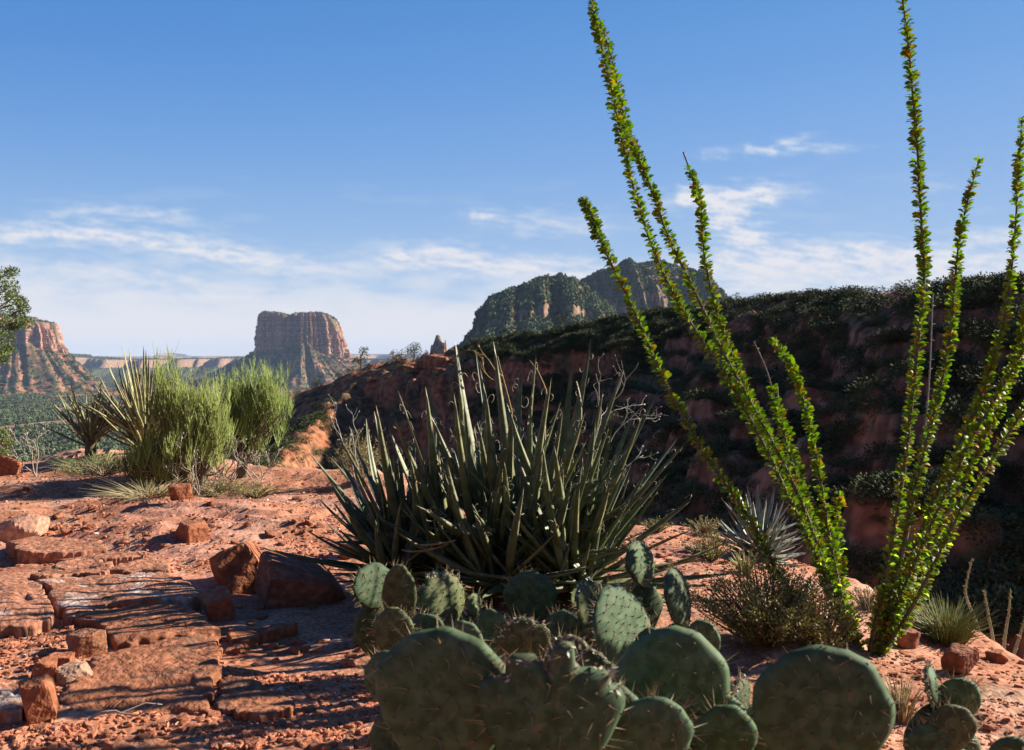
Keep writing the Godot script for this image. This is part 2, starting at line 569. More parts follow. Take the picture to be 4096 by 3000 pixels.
func butte(called: String, label: String, px: float, d: float, a: float, b: float, yaw: float, base_y: float, foot: Array, skirt: float, top: Array, sd: float, trees: int) -> void:
	var cx := (px - 1128.0) / FL * d
	var m := MB.new()
	var nt := 420
	var talus := 34
	var cliff := 46
	var cap := 9
	var per := talus + cliff + cap
	for k in nt:
		var th := TAU * k / nt
		var ct := cos(th)
		var sn := sin(th)
		var ex := signf(ct) * pow(absf(ct), 0.72) * a
		var ez := signf(sn) * pow(absf(sn), 0.72) * b
		var ox := ex * cos(yaw) - ez * sin(yaw)
		var oz := ex * sin(yaw) + ez * cos(yaw)
		var q := Vector3(ox, 0, oz)
		var dir := q.normalized()
		var big := N3(q * 0.02 + Vector3(sd, 0, 0)) * 0.24 + N3(q * 0.06 + Vector3(sd, 9, 0)) * 0.15
		var crack := absf(N3(q * 0.09 + Vector3(sd, 4, 0)))
		var w := skirt * (1.0 + 0.5 * N3(q * 0.022 + Vector3(0, sd, 3)))
		var fy: float = tab(foot, cx + ox) + 9.0 * N3(q * 0.05 + Vector3(2, sd, 1))
		for j in talus:
			var t := float(j) / talus
			var gully := N3(dir * 11.0 + Vector3(sd, t * 1.2, 0)) * 0.10 + N3(dir * 26.0 + Vector3(0, t * 2.0, sd)) * 0.035
			var ty := pow(t, 1.2) + gully * t * (1.0 - t) * 1.6
			var y := base_y + (fy - base_y) * ty
			y = lerpf(y, strata(y, 7.0, sd + N3(q * 0.02)), 0.55)
			var r := q * (1.0 + big) + dir * w * (1.0 - t) * (1.0 + 0.1 * N3(q * 0.1 + Vector3(0, y * 0.03, 0)))
			var p := Vector3(cx + r.x, y, -d + r.z)
			var redder := ss(0.0, 0.3, N3(p * 0.035 + Vector3(sd, 0, 0)) + 0.25 * N(y * 0.16, sd))
			m.add(p, Color(0.20, 0.145, 0.08).lerp(Color(0.12, 0.115, 0.06), clampf(0.5 + N3(p * 0.05), 0, 1)).lerp(Color(0.44, 0.20, 0.12), redder))
		var ty_top: float = tab(top, cx + ox)
		for j in cliff:
			var t := float(j) / (cliff - 1)
			var y := lerpf(fy, tab(top, cx + ox * (1.0 + big)) + 6.0 * N3(q * 0.12) + 4.0 * N3(q * 0.3), t)
			var ledge := 0.026 * N(y * 0.22, sd) + 0.02 * ss(0.62, 0.66, t)
			var rough := 0.034 * N3(Vector3(q.x * 0.11, y * 0.022, q.z * 0.11) + Vector3(sd, 0, 7)) + 0.02 * N3(Vector3(q.x * 0.3, y * 0.1, q.z * 0.3))
			var f := 1.0 + big - 0.07 * t - ledge + rough - 0.13 * pow(maxf(0.0, 0.2 - crack) / 0.2, 2.0) - 0.05 * pow(t, 8.0)
			var p := Vector3(cx + q.x * f, y, -d + q.z * f)
			var band := N(y * 0.11, sd + 2.0)
			var c := Color(0.48, 0.245, 0.17).lerp(Color(0.58, 0.36, 0.26), clampf(0.45 + band * 2.2, 0, 1))
			c = c.lerp(Color(0.31, 0.155, 0.11), ss(0.15, 0.45, N3(Vector3(q.x * 0.16, y * 0.012, q.z * 0.16) + Vector3(5, 0, sd))) * 0.75)
			c = c.lerp(Color(0.19, 0.165, 0.09), ss(0.93, 1.0, t) * ss(-0.1, 0.2, N3(p * 0.08)))
			m.add(p, c)
		for j in cap:
			var t := 1.0 - float(j + 1) / cap
			var f := (1.0 + big - 0.14) * t
			var x := cx + q.x * f
			m.add(Vector3(x, tab(top, x) + 2.0 * N3(q * f * 0.06) + (1.0 - t) * 2.0, -d + q.z * f), Color(0.20, 0.165, 0.095).lerp(Color(0.40, 0.22, 0.15), ss(0.0, 0.3, N3(q * f * 0.05 + Vector3(sd, 3, 3)))))
	m.grid(nt, per, 0, true)
	var made := m.done()
	tag(solo(called, made, M.far), label, "butte", "", "structure")
	for k in trees:
		var th := rng.randi() % nt
		var j := rng.randi() % (talus + cap)
		if j >= talus: j += cliff
		var idx := th * per + mini(j, per - 2)
		var p: Vector3 = m.v[idx].lerp(m.v[idx + 1], rng.randf())
		if m.c[idx].r < 0.3 or rng.randf() < 0.25:
			wood_at.append(p)

func mountain(called: String, label: String, d0: float, sky: Array, px0: float, px1: float, base_y: float, front: float, sd: float, trees: int, res: float, heart: float, half: float, bulge: float) -> void:
	var x0 := (px0 - 1128.0) / FL * d0
	var x1 := (px1 - 1128.0) / FL * d0
	var xs := lines([x0, x1, res])
	var m := MB.new()
	var nj := 110
	for x in xs:
		var px := 1128.0 + x / d0 * FL
		var ytop := 1.0 + (HZ - tab(sky, px)) / FL * d0 + 2.5 * N(x * 0.08, sd) + 1.2 * N(x * 0.3, sd)
		var bay := N(x * 0.016, sd + 1.0) * 0.5 + N(x * 0.05, sd + 2.0) * 0.14
		for j in nj:
			var s := -0.25 + 1.25 * j / (nj - 1)
			var dd := d0 - s * front + bulge * (pow((px - heart) / half, 2.0) - 0.3) * ss(-0.25, 0.1, s)
			var y: float
			if s < 0.0:
				y = ytop + s * front * 0.25
			else:
				var n := N(x * 0.025, s * 3.0 + sd) * 0.10 + N(x * 0.09, s * 8.0 + sd) * 0.035 + N(x * 0.3, s * 20.0) * 0.01
				var q := clampf(s + (bay + n) * ss(0.0, 0.15, s) * ss(1.0, 0.6, s) * 0.55, 0.0, 1.0)
				var drop := 0.0
				drop += 0.3 * pow(clampf(q / 0.3, 0, 1), 1.3)
				drop += 0.11 * ss(0.30, 0.335, q)
				drop += 0.23 * clampf((q - 0.335) / 0.265, 0, 1)
				drop += 0.11 * ss(0.60, 0.63, q)
				drop += 0.13 * clampf((q - 0.63) / 0.2, 0, 1)
				drop += 0.06 * ss(0.83, 0.85, q)
				drop += 0.06 * clampf((q - 0.85) / 0.15, 0, 1)
				y = lerpf(ytop, base_y, drop)
			var p := Vector3(x, y, -dd)
			m.add(p, Color.WHITE)
	m.grid(xs.size(), nj, 0)
	# bare cliffs in the steep bands, brush on the ledges
	for k in xs.size():
		for j in nj:
			var i := k * nj + j
			var p: Vector3 = m.v[i]
			var q: Vector3 = m.v[k * nj + mini(j + 1, nj - 1)]
			var r: Vector3 = m.v[k * nj + maxi(j - 1, 0)]
			var steep := absf(r.y - q.y) / maxf(0.01, absf(r.z - q.z))
			var rocky := ss(1.0, 1.8, steep + N3(p * 0.05) * 1.6) * 0.9
			var band := N(p.y * 0.25 + N(p.x * 0.02, 3.0), sd)
			var c := Color(0.14, 0.12, 0.062).lerp(Color(0.24, 0.155, 0.09), clampf(0.5 + N3(p * 0.06) * 1.2, 0, 1))
			c = c.lerp(Color(0.42, 0.23, 0.15).lerp(Color(0.54, 0.37, 0.26), clampf(0.4 + band * 1.5, 0, 1)), rocky)
			m.c[i] = c
	tag(solo(called, m.done(), M.far), label, "mountain", "", "structure")
	for k in trees:
		var i := (rng.randi() % (xs.size() - 1)) * nj + rng.randi() % (nj - 1)
		if m.c[i].g < 0.175:
			var f := rng.randf()
			wood_at.append(m.v[i].lerp(m.v[i + nj], f).lerp(m.v[i + 1], rng.randf() * 0.5))

func mesa(called: String, label: String, d0: float, sky: Array, base_y: float, front: float, cl: float, sd: float, trees := 0) -> void:
	var m := MB.new()
	var px0: float = sky[0][0]
	var px1: float = sky[sky.size() - 1][0]
	var nx := 420
	var nj := 26
	for k in nx:
		var px := lerpf(px0, px1, float(k) / (nx - 1))
		var x := (px - 1128.0) / FL * d0
		var ytop := 1.0 + (HZ - tab(sky, px)) / FL * d0
		var bay := (N(x * 0.0035, sd) * 0.5 + N(x * 0.012, sd) * 0.2) * front
		for j in nj:
			var s := float(j) / (nj - 1)
			var drop := 0.05 * ss(0, 0.35, s) + cl * ss(0.35, 0.45, s) + (0.95 - cl) * ss(0.45, 1.0, s)
			var c := Color(0.42, 0.27, 0.19) if s > 0.35 and s < 0.47 else Color(0.11, 0.12, 0.065)
			m.add(Vector3(x, lerpf(ytop, base_y, drop), -(d0 + bay - s * front)), c)
	m.grid(nx, nj, 0)
	for k in trees:
		var i := (rng.randi() % (nx - 1)) * nj + (rng.randi_range(12, nj - 2) if rng.randf() < 0.75 else rng.randi_range(0, 8))
		wood_at.append(m.v[i].lerp(m.v[i + nj], rng.randf()).lerp(m.v[i + 1], rng.randf() * 0.5))
	tag(solo(called, m.done(), M.far), label, "mesa", "", "structure")

func make_far() -> void:
	make_valley()
	var big := 2200.0
	var sk := func(pts: Array, d: float) -> Array:      # frame heights to metres at that distance
		var out := []
		for p in pts:
			out.append([(p[0] - 1128.0) / FL * d, 1.0 + (HZ - p[1]) / FL * d])
		return out
	butte("butte", "broad flat-topped red butte standing alone over the wooded valley", 666, big, 100.0, 84.0, 0.46, -66.0,
		sk.call([[540, 775], [600, 772], [640, 768], [690, 752], [730, 775], [790, 800]], big), 150.0,
		sk.call([[555, 716], [566, 706], [572, 692], [585, 688], [618, 691], [640, 699], [648, 700], [660, 693], [690, 694], [706, 690], [728, 697], [744, 708], [757, 722], [768, 742], [780, 765]], big), 3.0, 5200)
	var lf := 1800.0
	butte("butte", "stepped red butte behind the juniper branches at the valley edge", 40, lf, 88.0, 80.0, 0.85, -66.0,
		sk.call([[-120, 770], [0, 765], [60, 762], [110, 760], [150, 778], [190, 800]], lf), 92.0,
		sk.call([[-120, 680], [-20, 690], [20, 698], [48, 700], [60, 712], [76, 708], [100, 710], [126, 714], [138, 726], [141, 756], [156, 760], [164, 780], [200, 800]], lf), 17.0, 4200)
	mountain("mountain", "tall brush-covered mountain with shaded cliffs behind the ocotillo", 1250.0,
		[[1180, 690], [1250, 645], [1285, 615], [1320, 596], [1372, 590], [1420, 586], [1442, 581], [1470, 590], [1500, 592], [1540, 612], [1570, 632], [1600, 664], [1680, 720], [1760, 760]], 1180, 1760, -40.0, 420.0, 5.0, 14000, 1.7, 1430, 190, 150.0)
	mountain("mountain", "rounded brushy mountain with a pale cliff band above the red ridge", 900.0,
		[[985, 772], [1014, 752], [1020, 742], [1040, 724], [1046, 690], [1075, 668], [1110, 655], [1150, 636], [1190, 621], [1230, 616], [1262, 618], [1290, 634], [1330, 664], [1400, 704], [1500, 745], [1560, 775]], 985, 1560, -22.0, 320.0, 23.0, 12000, 1.1, 1190, 190, 130.0)
	# little pinnacles left of that mountain
	butte("pinnacle", "slim red rock pinnacles beside the rounded mountain", 968, 1000.0, 9.0, 6.0, 0.3, -16.0,
		sk.call([[930, 776], [968, 772], [1010, 776]], 1000.0), 13.0,
		sk.call([[940, 776], [950, 766], [957, 756], [961, 742], [967, 742], [972, 755], [978, 757], [986, 752], [994, 754], [1002, 762], [1012, 770]], 1000.0), 31.0, 0)
	mesa("mesa", "long pale-banded mesa closing the valley", 3400.0,
		[[-400, 770], [-100, 775], [100, 776], [170, 782], [230, 788], [300, 790], [420, 790], [520, 787], [700, 790], [1000, 792]], -66.0, 420.0, 0.42, 9.0, 9000)
	mesa("plateau", "low dark plateau on the horizon", 6800.0,
		[[-900, 786], [100, 786], [600, 784], [780, 780], [870, 780], [1000, 779], [1400, 782], [2400, 784], [3400, 786]], -70.0, 900.0, 0.25, 14.0)
	mesa("far_mountain", "single blue hill far beyond the mesa", 9500.0,
		[[260, 800], [330, 790], [360, 783], [378, 778], [398, 778], [420, 784], [450, 786], [470, 784], [490, 788], [560, 800]], -80.0, 900.0, 0.1, 2.0)
	make_wood()

func far_tree() -> ArrayMesh:
	var m := MB.new()
	for k in 30:
		var dir := rand_dir()
		var p := Vector3(dir.x * 0.42, 0.5 + dir.y * 0.42, dir.z * 0.42) * rr(0.55, 1.0)
		var side := rand_dir()
		var d2 := dir.cross(side).normalized()
		m.leaf(p - d2 * 0.2, d2, d2.cross(rand_dir()).normalized(), rr(0.35, 0.5), rr(0.3, 0.45), Color.WHITE * rr(0.75, 1.2))
	return m.done(false)

func make_wood() -> void:
	var trs := []
	var cols := []
	var tries := 0
	while tries < 30000:
		tries += 1
		var d := sqrt(rr(420.0 * 420.0, 3300.0 * 3300.0))
		if rng.randf() < 0.45: d = rr(420.0, 1500.0)
		var px := rr(-200, 900)
		var x := (px - 1128.0) / FL * d
		if bare(x, d) > 0.3 + rng.randf() * 0.5 or N(x * 0.03, d * 0.02) < -0.42:
			continue
		wood_at.append(Vector3(x, V(x, d), -d))
	for p in wood_at:
		var s := rr(2.2, 4.6)
		trs.append(Transform3D(Basis(Vector3.UP, rr(0, TAU)).scaled(Vector3(s * rr(0.9, 1.4), s, s * rr(0.9, 1.4))), p - Vector3(0, s * 0.1, 0)))
		cols.append(jit(Color(0.09, 0.115, 0.05), 0.35))
	tag(many("woodland", far_tree(), M.tree, trs, cols), "dark green juniper woodland spread over valley floor and far slopes", "woodland")

# ---------------------------------------------------------------- rocks
func rock_mesh(sd: int, half: Vector3, boxy: float, cuts: int, rows := 14, rough := 0.03, tone := Color(0.42, 0.165, 0.09)) -> ArrayMesh:
	var r := RandomNumberGenerator.new()
	r.seed = sd
	var planes := []
	for ax in [Vector3.RIGHT, Vector3.LEFT, Vector3.UP, Vector3.DOWN, Vector3.BACK, Vector3.FORWARD]:
		var n: Vector3 = (ax + Vector3(r.randf_range(-1, 1), r.randf_range(-1, 1), r.randf_range(-1, 1)) * 0.2 * (1.0 - boxy * 0.5)).normalized()
		planes.append([n, r.randf_range(0.85, 1.0)])
	for k in cuts:
		var n := Vector3(r.randf_range(-1, 1), r.randf_range(-0.6, 1), r.randf_range(-1, 1)).normalized()
		planes.append([n, r.randf_range(0.95, 1.15)])
	var m := MB.new()
	var cols := rows * 2
	for a in cols:
		var th := TAU * a / cols
		for b in rows + 1:
			var ph := PI * b / rows
			var dir := Vector3(sin(ph) * cos(th), cos(ph), sin(ph) * sin(th))
			var rad := 9.0
			for p in planes:
				var k: float = dir.dot(p[0])
				if k > 0.01:
					rad = minf(rad, p[1] / k)
			rad = minf(rad, 1.45)
			var q := dir * rad
			q *= 1.0 + rough * N3(q * 2.5 + Vector3(sd, 0, 0)) + rough * 0.5 * N3(q * 7.0 + Vector3(0, sd, 0))
			m.add(q * half, tone * (1.0 + 0.22 * N3(q * 2.0 + Vector3(sd, 1, 0))))
	m.grid(cols, rows + 1, 0, true)
	return m.done(false)

func boulder(called: String, label: String, px: float, py: float, half: Vector3, turn: Vector3, sd: int, boxy: float, cuts: int, sink: float, tone := Color(0.42, 0.165, 0.09), group := "") -> MeshInstance3D:
	var p := on_ground(px, py)
	var o := solo(called, rock_mesh(sd, half, boxy, cuts, 22, 0.035, tone), M.slab, Transform3D(Basis.from_euler(turn * PI / 180.0), p + Vector3(0, half.y - sink, 0)))
	tag(o, label, "rock", group)
	return o

func z2(x: float, y: float) -> Vector2:
	return Vector2(x * 0.35, 1074.0 + y * 0.35)

func slab(label: String, outline: Array, y: float, sd: float, tone: Color, tilt := Vector2.ZERO, pale := 0.0) -> void:
	y = y * 0.36 + 0.012
	var pts := []
	var mid := Vector2.ZERO
	for k in outline.size() / 2:
		var q := z2(outline[k * 2], outline[k * 2 + 1])
		var w := flat(q.x, q.y, y)
		pts.append(Vector2(w.x, -w.z))
		mid += Vector2(w.x, -w.z)
	mid /= pts.size()
	slab_polys.append(PackedVector2Array(pts))
	var total := 0.0
	for k in pts.size():
		total += pts[k].distance_to(pts[(k + 1) % pts.size()])
	var rim := []
	var n := 170
	for k in n:
		var want := total * k / n
		var j := 0
		while true:
			var l: float = pts[j].distance_to(pts[(j + 1) % pts.size()])
			if want <= l or j == pts.size() - 1:
				var q: Vector2 = pts[j].lerp(pts[(j + 1) % pts.size()], clampf(want / l, 0, 1))
				var out: Vector2 = (q - mid).normalized()
				rim.append(q + out * (0.03 * N(q.x * 5.0 + sd, q.y * 5.0) + 0.018 * N(q.x * 20.0, q.y * 20.0 + sd) - 0.03 * maxf(0.0, N(q.x * 9.0 - sd, q.y * 9.0)) + 0.009 * N(q.x * 60.0, q.y * 60.0)))
				break
			want -= l
			j += 1
	var m := MB.new()
	var rings := [0.0, 0.1, 0.2, 0.27, 0.34, 0.4, 0.46, 0.52, 0.58, 0.64, 0.69, 0.74, 0.79, 0.84, 0.88, 0.92, 0.95, 0.975, 0.987, 0.995, 0.998, 1.0, 0.99]
	var downs := [0, 0, 0, 0, 0, 0, 0, 0, 0, 0, 0, 0, 0, 0, 0, 0, 0.001, 0.002, 0.004, 0.007, 0.016, 0.05, 0.22]
	for k in n:
		for j in rings.size():
			var q: Vector2 = mid + (rim[k] - mid) * rings[j]
			var step := plates(q.x * 1.3 + sd, q.y * 1.3) * 0.06 * ss(0.0, 0.3, rings[j]) + 0.03 * ss(0.3, 0.0, rings[j])
			var yy: float = y + 0.018 * N(q.x * 1.4 + sd, q.y * 1.4) + 0.006 * N(q.x * 6.0, q.y * 6.0 + sd) + step - 0.03 - downs[j] + tilt.x * (q.x - mid.x) + tilt.y * (q.y - mid.y)
			var a := N(q.x * 1.7 + sd, q.y * 1.7)
			var c := tone * (1.0 + 0.25 * a + 0.12 * N(q.x * 9.0, q.y * 9.0))
			if pale > 0.0:
				var w := ss(0.12, 0.3, N(q.x * 2.6 + sd * 2.0, q.y * 5.0) + 0.35 * N(q.x * 15.0, q.y * 15.0) + pale - 0.5)
				c = c.lerp(Color(0.62, 0.5, 0.44), w * 0.85)
			var cr := N(q.x * 3.0 + 20.0, q.y * 3.0 + sd) + 0.4 * N(q.x * 13.0, q.y * 13.0)
			c = c.lerp(Color(0.17, 0.11, 0.085), ss(0.42, 0.62, cr) * 0.6)
			m.add(Vector3(q.x, yy, -q.y), Color(c.r, c.g, c.b))
	m.grid(n, rings.size(), 0, true)
	tag(solo("sandstone_slab", m.done(), M.slab), label, "rock slab", "cracked sandstone slabs")

func in_slab(p: Vector3) -> bool:
	for poly in slab_polys:
		if Geometry2D.is_point_in_polygon(Vector2(p.x, -p.z), poly):
			return true
	return false

func make_outcrops() -> void:
	var red := Color(0.46, 0.20, 0.11)
	for q in [[902, 812, 18], [945, 800, 24], [966, 797, 28], [1000, 800, 22], [978, 818, 24], [1330, 724, 18], [1400, 712, 18], [820, 838, 16]]:
		var p := on_hill(q[0], q[1])
		if p == Vector3.INF: continue
		var s: float = q[2] / FL * -p.z * 0.75
		var o := solo("outcrop", rock_mesh(300 + q[0], Vector3(s * rr(1.0, 1.7), s * rr(0.45, 0.7), s * rr(0.8, 1.2)), 0.9, 4, 14, 0.08, red), M.hill, Transform3D(Basis.from_euler(Vector3(rr(-0.1, 0.1), rr(-0.6, 0.6), rr(-0.1, 0.1))), p - Vector3(0, s * 0.2, 0)))
		tag(o, "orange ledge block weathered out along the top of the red ridge", "rock", "ledge blocks on the red ridge")

func make_rocks() -> void:
	var br := Color(0.39, 0.165, 0.092)
	var dust := Color(0.47, 0.22, 0.138)
	slab("broad flat brown slab nearest the gravel, split by a dark crack on its right", [330, 1440, 420, 1250, 560, 1085, 760, 1005, 960, 965, 1180, 915, 1370, 890, 1382, 1000, 1378, 1100, 1350, 1180, 1312, 1360, 1050, 1350, 700, 1370, 500, 1420], 0.075, 1.0, br, Vector2(0, 0.03))
	slab("thick slab with a dark undercut corner above a small round rock", [475, 775, 640, 755, 800, 742, 960, 745, 1120, 740, 1265, 780, 1372, 868, 1240, 895, 1000, 935, 820, 955, 690, 950, 640, 860, 560, 815, 470, 805], 0.14, 2.0, br, Vector2(-0.03, 0.0))
	slab("pale streaked slab with white crusted patches and plant shadows", [230, 580, 450, 560, 670, 540, 840, 535, 1000, 545, 1170, 575, 1290, 690, 1230, 725, 960, 728, 640, 745, 430, 830, 330, 690, 285, 620], 0.12, 3.0, dust, Vector2(0, 0.01), 0.5)
	slab("square-cut slab ending at an open crack with rubble", [-60, 580, 100, 570, 200, 565, 262, 625, 300, 700, 350, 812, 260, 860, 130, 885, -60, 890], 0.12, 4.0, dust, Vector2.ZERO, 0.18)
	slab("rounded brown slab to the right of the narrow dark crack", [1390, 1160, 1520, 1175, 1640, 1190, 1740, 1270, 1885, 1350, 1870, 1405, 1760, 1430, 1640, 1440, 1480, 1425, 1385, 1390, 1362, 1290], 0.045, 5.0, br, Vector2(0, 0.02))
	slab("thin curved slab lying in the yucca shade", [1432, 900, 1560, 900, 1670, 865, 1760, 838, 1880, 850, 1760, 885, 1640, 925, 1540, 962, 1440, 950], 0.035, 6.0, br)
	slab("white-crusted slab beside the upright block at the gravel edge", [-40, 1215, 90, 1190, 175, 1185, 228, 1270, 190, 1360, 140, 1425, -40, 1420], 0.08, 7.0, dust, Vector2.ZERO, 0.55)
	slab("low dusty slab behind the white streaked slab", [190, 552, 250, 500, 400, 470, 560, 452, 690, 482, 712, 500, 660, 532, 420, 545, 235, 572], 0.14, 8.0, dust)
	slab("curved dusty slab ending in rubble near the leaning boulder", [690, 520, 800, 470, 960, 425, 1040, 470, 1072, 545, 1000, 530, 900, 520, 780, 530], 0.135, 9.0, dust)
	slab("brown slab half buried in the loose gravel", [690, 1610, 900, 1560, 1180, 1535, 1330, 1570, 1430, 1610, 1420, 1720, 1050, 1740, 700, 1720], 0.045, 10.0, br)
	slab("wide pale sheet of rock with a shadowed front lip", [330, 445, 480, 415, 700, 400, 900, 410, 960, 425, 760, 440, 560, 448], 0.12, 11.0, dust)
	slab("flat dusty sheet beyond the pale rock lip", [40, 330, 200, 285, 420, 300, 660, 310, 680, 370, 400, 395, 120, 400], 0.07, 12.0, dust)

	boulder("boulder", "large leaning boulder with a dark side and plant shadows", 530, 1288, Vector3(0.12, 0.112, 0.17), Vector3(-14, 20, 24), 21, 0.8, 4, 0.06)
	boulder("boulder", "dark ridged boulder beneath the left yucca leaves", 660, 1322, Vector3(0.18, 0.098, 0.15), Vector3(12, 24, -17), 22, 0.9, 4, 0.045, Color(0.33, 0.15, 0.095))
	boulder("rock", "small squared rock casting a shadow on bare ground", 424, 1190, Vector3(0.078, 0.062, 0.075), Vector3(4, 42, 6), 23, 1.0, 2, 0.018)
	boulder("rock", "small wedge rock with a pale top before the leaning boulder", 482, 1362, Vector3(0.052, 0.056, 0.06), Vector3(10, 30, 15), 24, 0.9, 2, 0.01)
	boulder("rock", "rounded rock lying under the undercut slab", 196, 1438, Vector3(0.062, 0.044, 0.05), Vector3(0, 20, 8), 25, 0.2, 8, 0.015, Color(0.42, 0.2, 0.12))
	boulder("rock", "pale-topped rock at the left of the dusty ground", 40, 1186, Vector3(0.14, 0.075, 0.12), Vector3(5, 15, 10), 26, 0.4, 6, 0.03, Color(0.55, 0.32, 0.23))
	boulder("rock", "dark upright block beside the white-crusted slab", 90, 1590, Vector3(0.042, 0.066, 0.045), Vector3(6, 35, 14), 27, 0.5, 6, 0.012)
	boulder("rock", "reddish chunk above the dark upright block", 100, 1508, Vector3(0.034, 0.042, 0.035), Vector3(10, 20, -14), 28, 0.7, 4, 0.01)
	boulder("rock", "mottled pale rock between two slabs", 160, 1500, Vector3(0.05, 0.03, 0.045), Vector3(0, 50, 0), 29, 0.3, 8, 0.01, Color(0.5, 0.32, 0.23))
	boulder("rock", "flat-topped stone on the rubble above the round rock", 135, 1466, Vector3(0.04, 0.022, 0.032), Vector3(0, 10, 0), 30, 0.6, 5, 0.008)
	boulder("rock", "dark squared rock on the pink slope behind the small cactus", 2116, 1480, Vector3(0.05, 0.045, 0.045), Vector3(5, 30, 10), 31, 0.9, 3, 0.006, Color(0.33, 0.14, 0.09))
	boulder("rock", "dark rock at the foot of the ocotillo", 1992, 1425, Vector3(0.05, 0.04, 0.04), Vector3(0, 15, -10), 32, 0.8, 4, 0.012, Color(0.33, 0.14, 0.09))
	boulder("rock", "red rock among dry grass below the jointed bush", 398, 1100, Vector3(0.075, 0.06, 0.06), Vector3(0, 30, 5), 33, 0.5, 5, 0.02)
	boulder("rock", "weathered rock perched at the juniper end of the shelf", 18, 1046, Vector3(0.10, 0.085, 0.08), Vector3(0, 20, -20), 34, 0.8, 3, 0.02)
	boulder("rock", "rust-red rock behind the dark ridged boulder", 775, 1228, Vector3(0.07, 0.05, 0.06), Vector3(0, 10, 5), 35, 0.4, 6, 0.015)
	boulder("rock", "pair-sized rock on the right skyline of the pink slope", 2196, 1458, Vector3(0.035, 0.025, 0.03), Vector3(0, 10, 5), 36, 0.4, 6, 0.008)

	# loose stones, each its own thing, then uncountable gravel
	var kinds := []
	for k in 9:
		kinds.append(rock_mesh(100 + k, Vector3(1.0, rr(0.35, 0.65), rr(0.6, 1.0)), rng.randf() * 0.6, 7, 8, 0.1, Color.WHITE))
	var mats := []
	for c in [Color(0.44, 0.175, 0.095), Color(0.36, 0.135, 0.072), Color(0.50, 0.235, 0.15), Color(0.30, 0.125, 0.07)]:
		var q: StandardMaterial3D = M.rock.duplicate()
		q.albedo_color = c.linear_to_srgb()
		mats.append(q)
	var zones := [
		[Rect2(20, 1560, 800, 92), 70, 0.010, 0.022, "small rust-brown stone lying in the loose gravel in front of the slabs", "stones in the front gravel"],
		[Rect2(0, 1385, 170, 85), 22, 0.010, 0.022, "small stone in the rubble pocket beside the undercut slab", "stones in the rubble pocket"],
		[Rect2(20, 1080, 720, 130), 70, 0.012, 0.034, "small red stone strewn on the dusty ground below the bushes", "stones on the dusty ground"],
		[Rect2(470, 1330, 330, 150), 30, 0.012, 0.03, "small stone in the patchy shade under the yucca", "stones in the yucca shade"],
		[Rect2(1290, 1160, 300, 90), 20, 0.014, 0.03, "small red stone on the lit ground behind the cactus pads", "stones behind the cactus pads"],
		[Rect2(1960, 1400, 296, 250), 40, 0.007, 0.02, "small dark stone on the pink sandstone slope", "stones on the pink slope"],
	]
	for zn in zones:
		var made := 0
		var tries := 0
		while made < zn[1] and tries < 2000:
			tries += 1
			var r: Rect2 = zn[0]
			var p := on_ground(r.position.x + rng.randf() * r.size.x, r.position.y + rng.randf() * r.size.y)
			if in_slab(p) or plat(p.x, -p.z) < 0.1:
				continue
			var s := rr(zn[2], zn[3])
			var b := Basis.from_euler(Vector3(rr(-0.3, 0.3), rr(0, TAU), rr(-0.3, 0.3))).scaled(Vector3.ONE * s)
			var o := solo("stone", kinds[rng.randi() % kinds.size()], mats[rng.randi() % mats.size()], Transform3D(b, p + Vector3(0, s * 0.1, 0)))
			tag(o, zn[4], "stone", zn[5])
			made += 1
	for v in 3:
		var trs := []
		var cols := []
		for k in 5200:
			var p: Vector3
			var s := rr(0.004, 0.012)
			var f := rng.randf()
			if f < 0.42:
				p = flat(rr(-60, 860), rr(1470, 1660))
			elif f < 0.52:
				p = flat(rr(-60, 180), rr(1380, 1480))
			elif f < 0.82:
				p = flat(rr(-60, 780), rr(1045, 1260))
				s = rr(0.004, 0.013)
			elif f < 0.9:
				p = flat(rr(1280, 1800), rr(1140, 1300))
			else:
				p = flat(rr(1880, 2300), rr(1290, 1660))
				s = rr(0.003, 0.009)
			var dn := N(p.x * 1.5 + 70.0, p.z * 1.5)
			if dn < -0.05 and rng.randf() < 0.75:
				continue
			if in_slab(p) and rng.randf() < 0.97 or plat(p.x, -p.z) < 0.06:
				continue
			p.y = H(p.x, -p.z) + s * 0.2
			trs.append(Transform3D(Basis.from_euler(Vector3(rr(0, TAU), rr(0, TAU), 0)).scaled(Vector3(s, s * rr(0.6, 1.0), s)), p))
			var c := jit(Color(0.40, 0.16, 0.09), 0.35)
			if rng.randf() < 0.015: c = Color(0.6, 0.52, 0.45)
			cols.append(c)
		tag(many("gravel", kinds[v], M.plain, trs, cols), ["fine rust-red gravel covering the gaps between the slabs", "angular red chips scattered through the gravel", "coarse red grit strewn over the shelf"][v], "gravel")
	# dry twigs and shed leaves on the soil
	var bit := MB.new()
	bit.tube([Vector3(-0.5, 0, 0), Vector3(-0.1, 0.03, 0.06), Vector3(0.5, 0, 0)], [0.05, 0.045, 0.02], 4, Color.WHITE)
	var bt := []
	var bc := []
	for k in 900:
		var p: Vector3
		var f := rng.randf()
		if f < 0.35: p = flat(rr(200, 700), rr(1050, 1120))
		elif f < 0.6: p = flat(rr(620, 1500), rr(1250, 1400))
		elif f < 0.85: p = flat(rr(0, 850), rr(1120, 1650))
		else: p = flat(rr(1500, 2250), rr(1220, 1600))
		if plat(p.x, -p.z) < 0.06: continue
		var s := rr(0.015, 0.06)
		p.y = H(p.x, -p.z) + 0.003 + (0.05 if in_slab(p) else 0.0)
		if in_slab(p): continue
		bt.append(Transform3D(Basis.from_euler(Vector3(rr(-0.15, 0.15), rr(0, TAU), rr(-0.15, 0.15))).scaled(Vector3(s, s * 0.7, s * 0.7)), p))
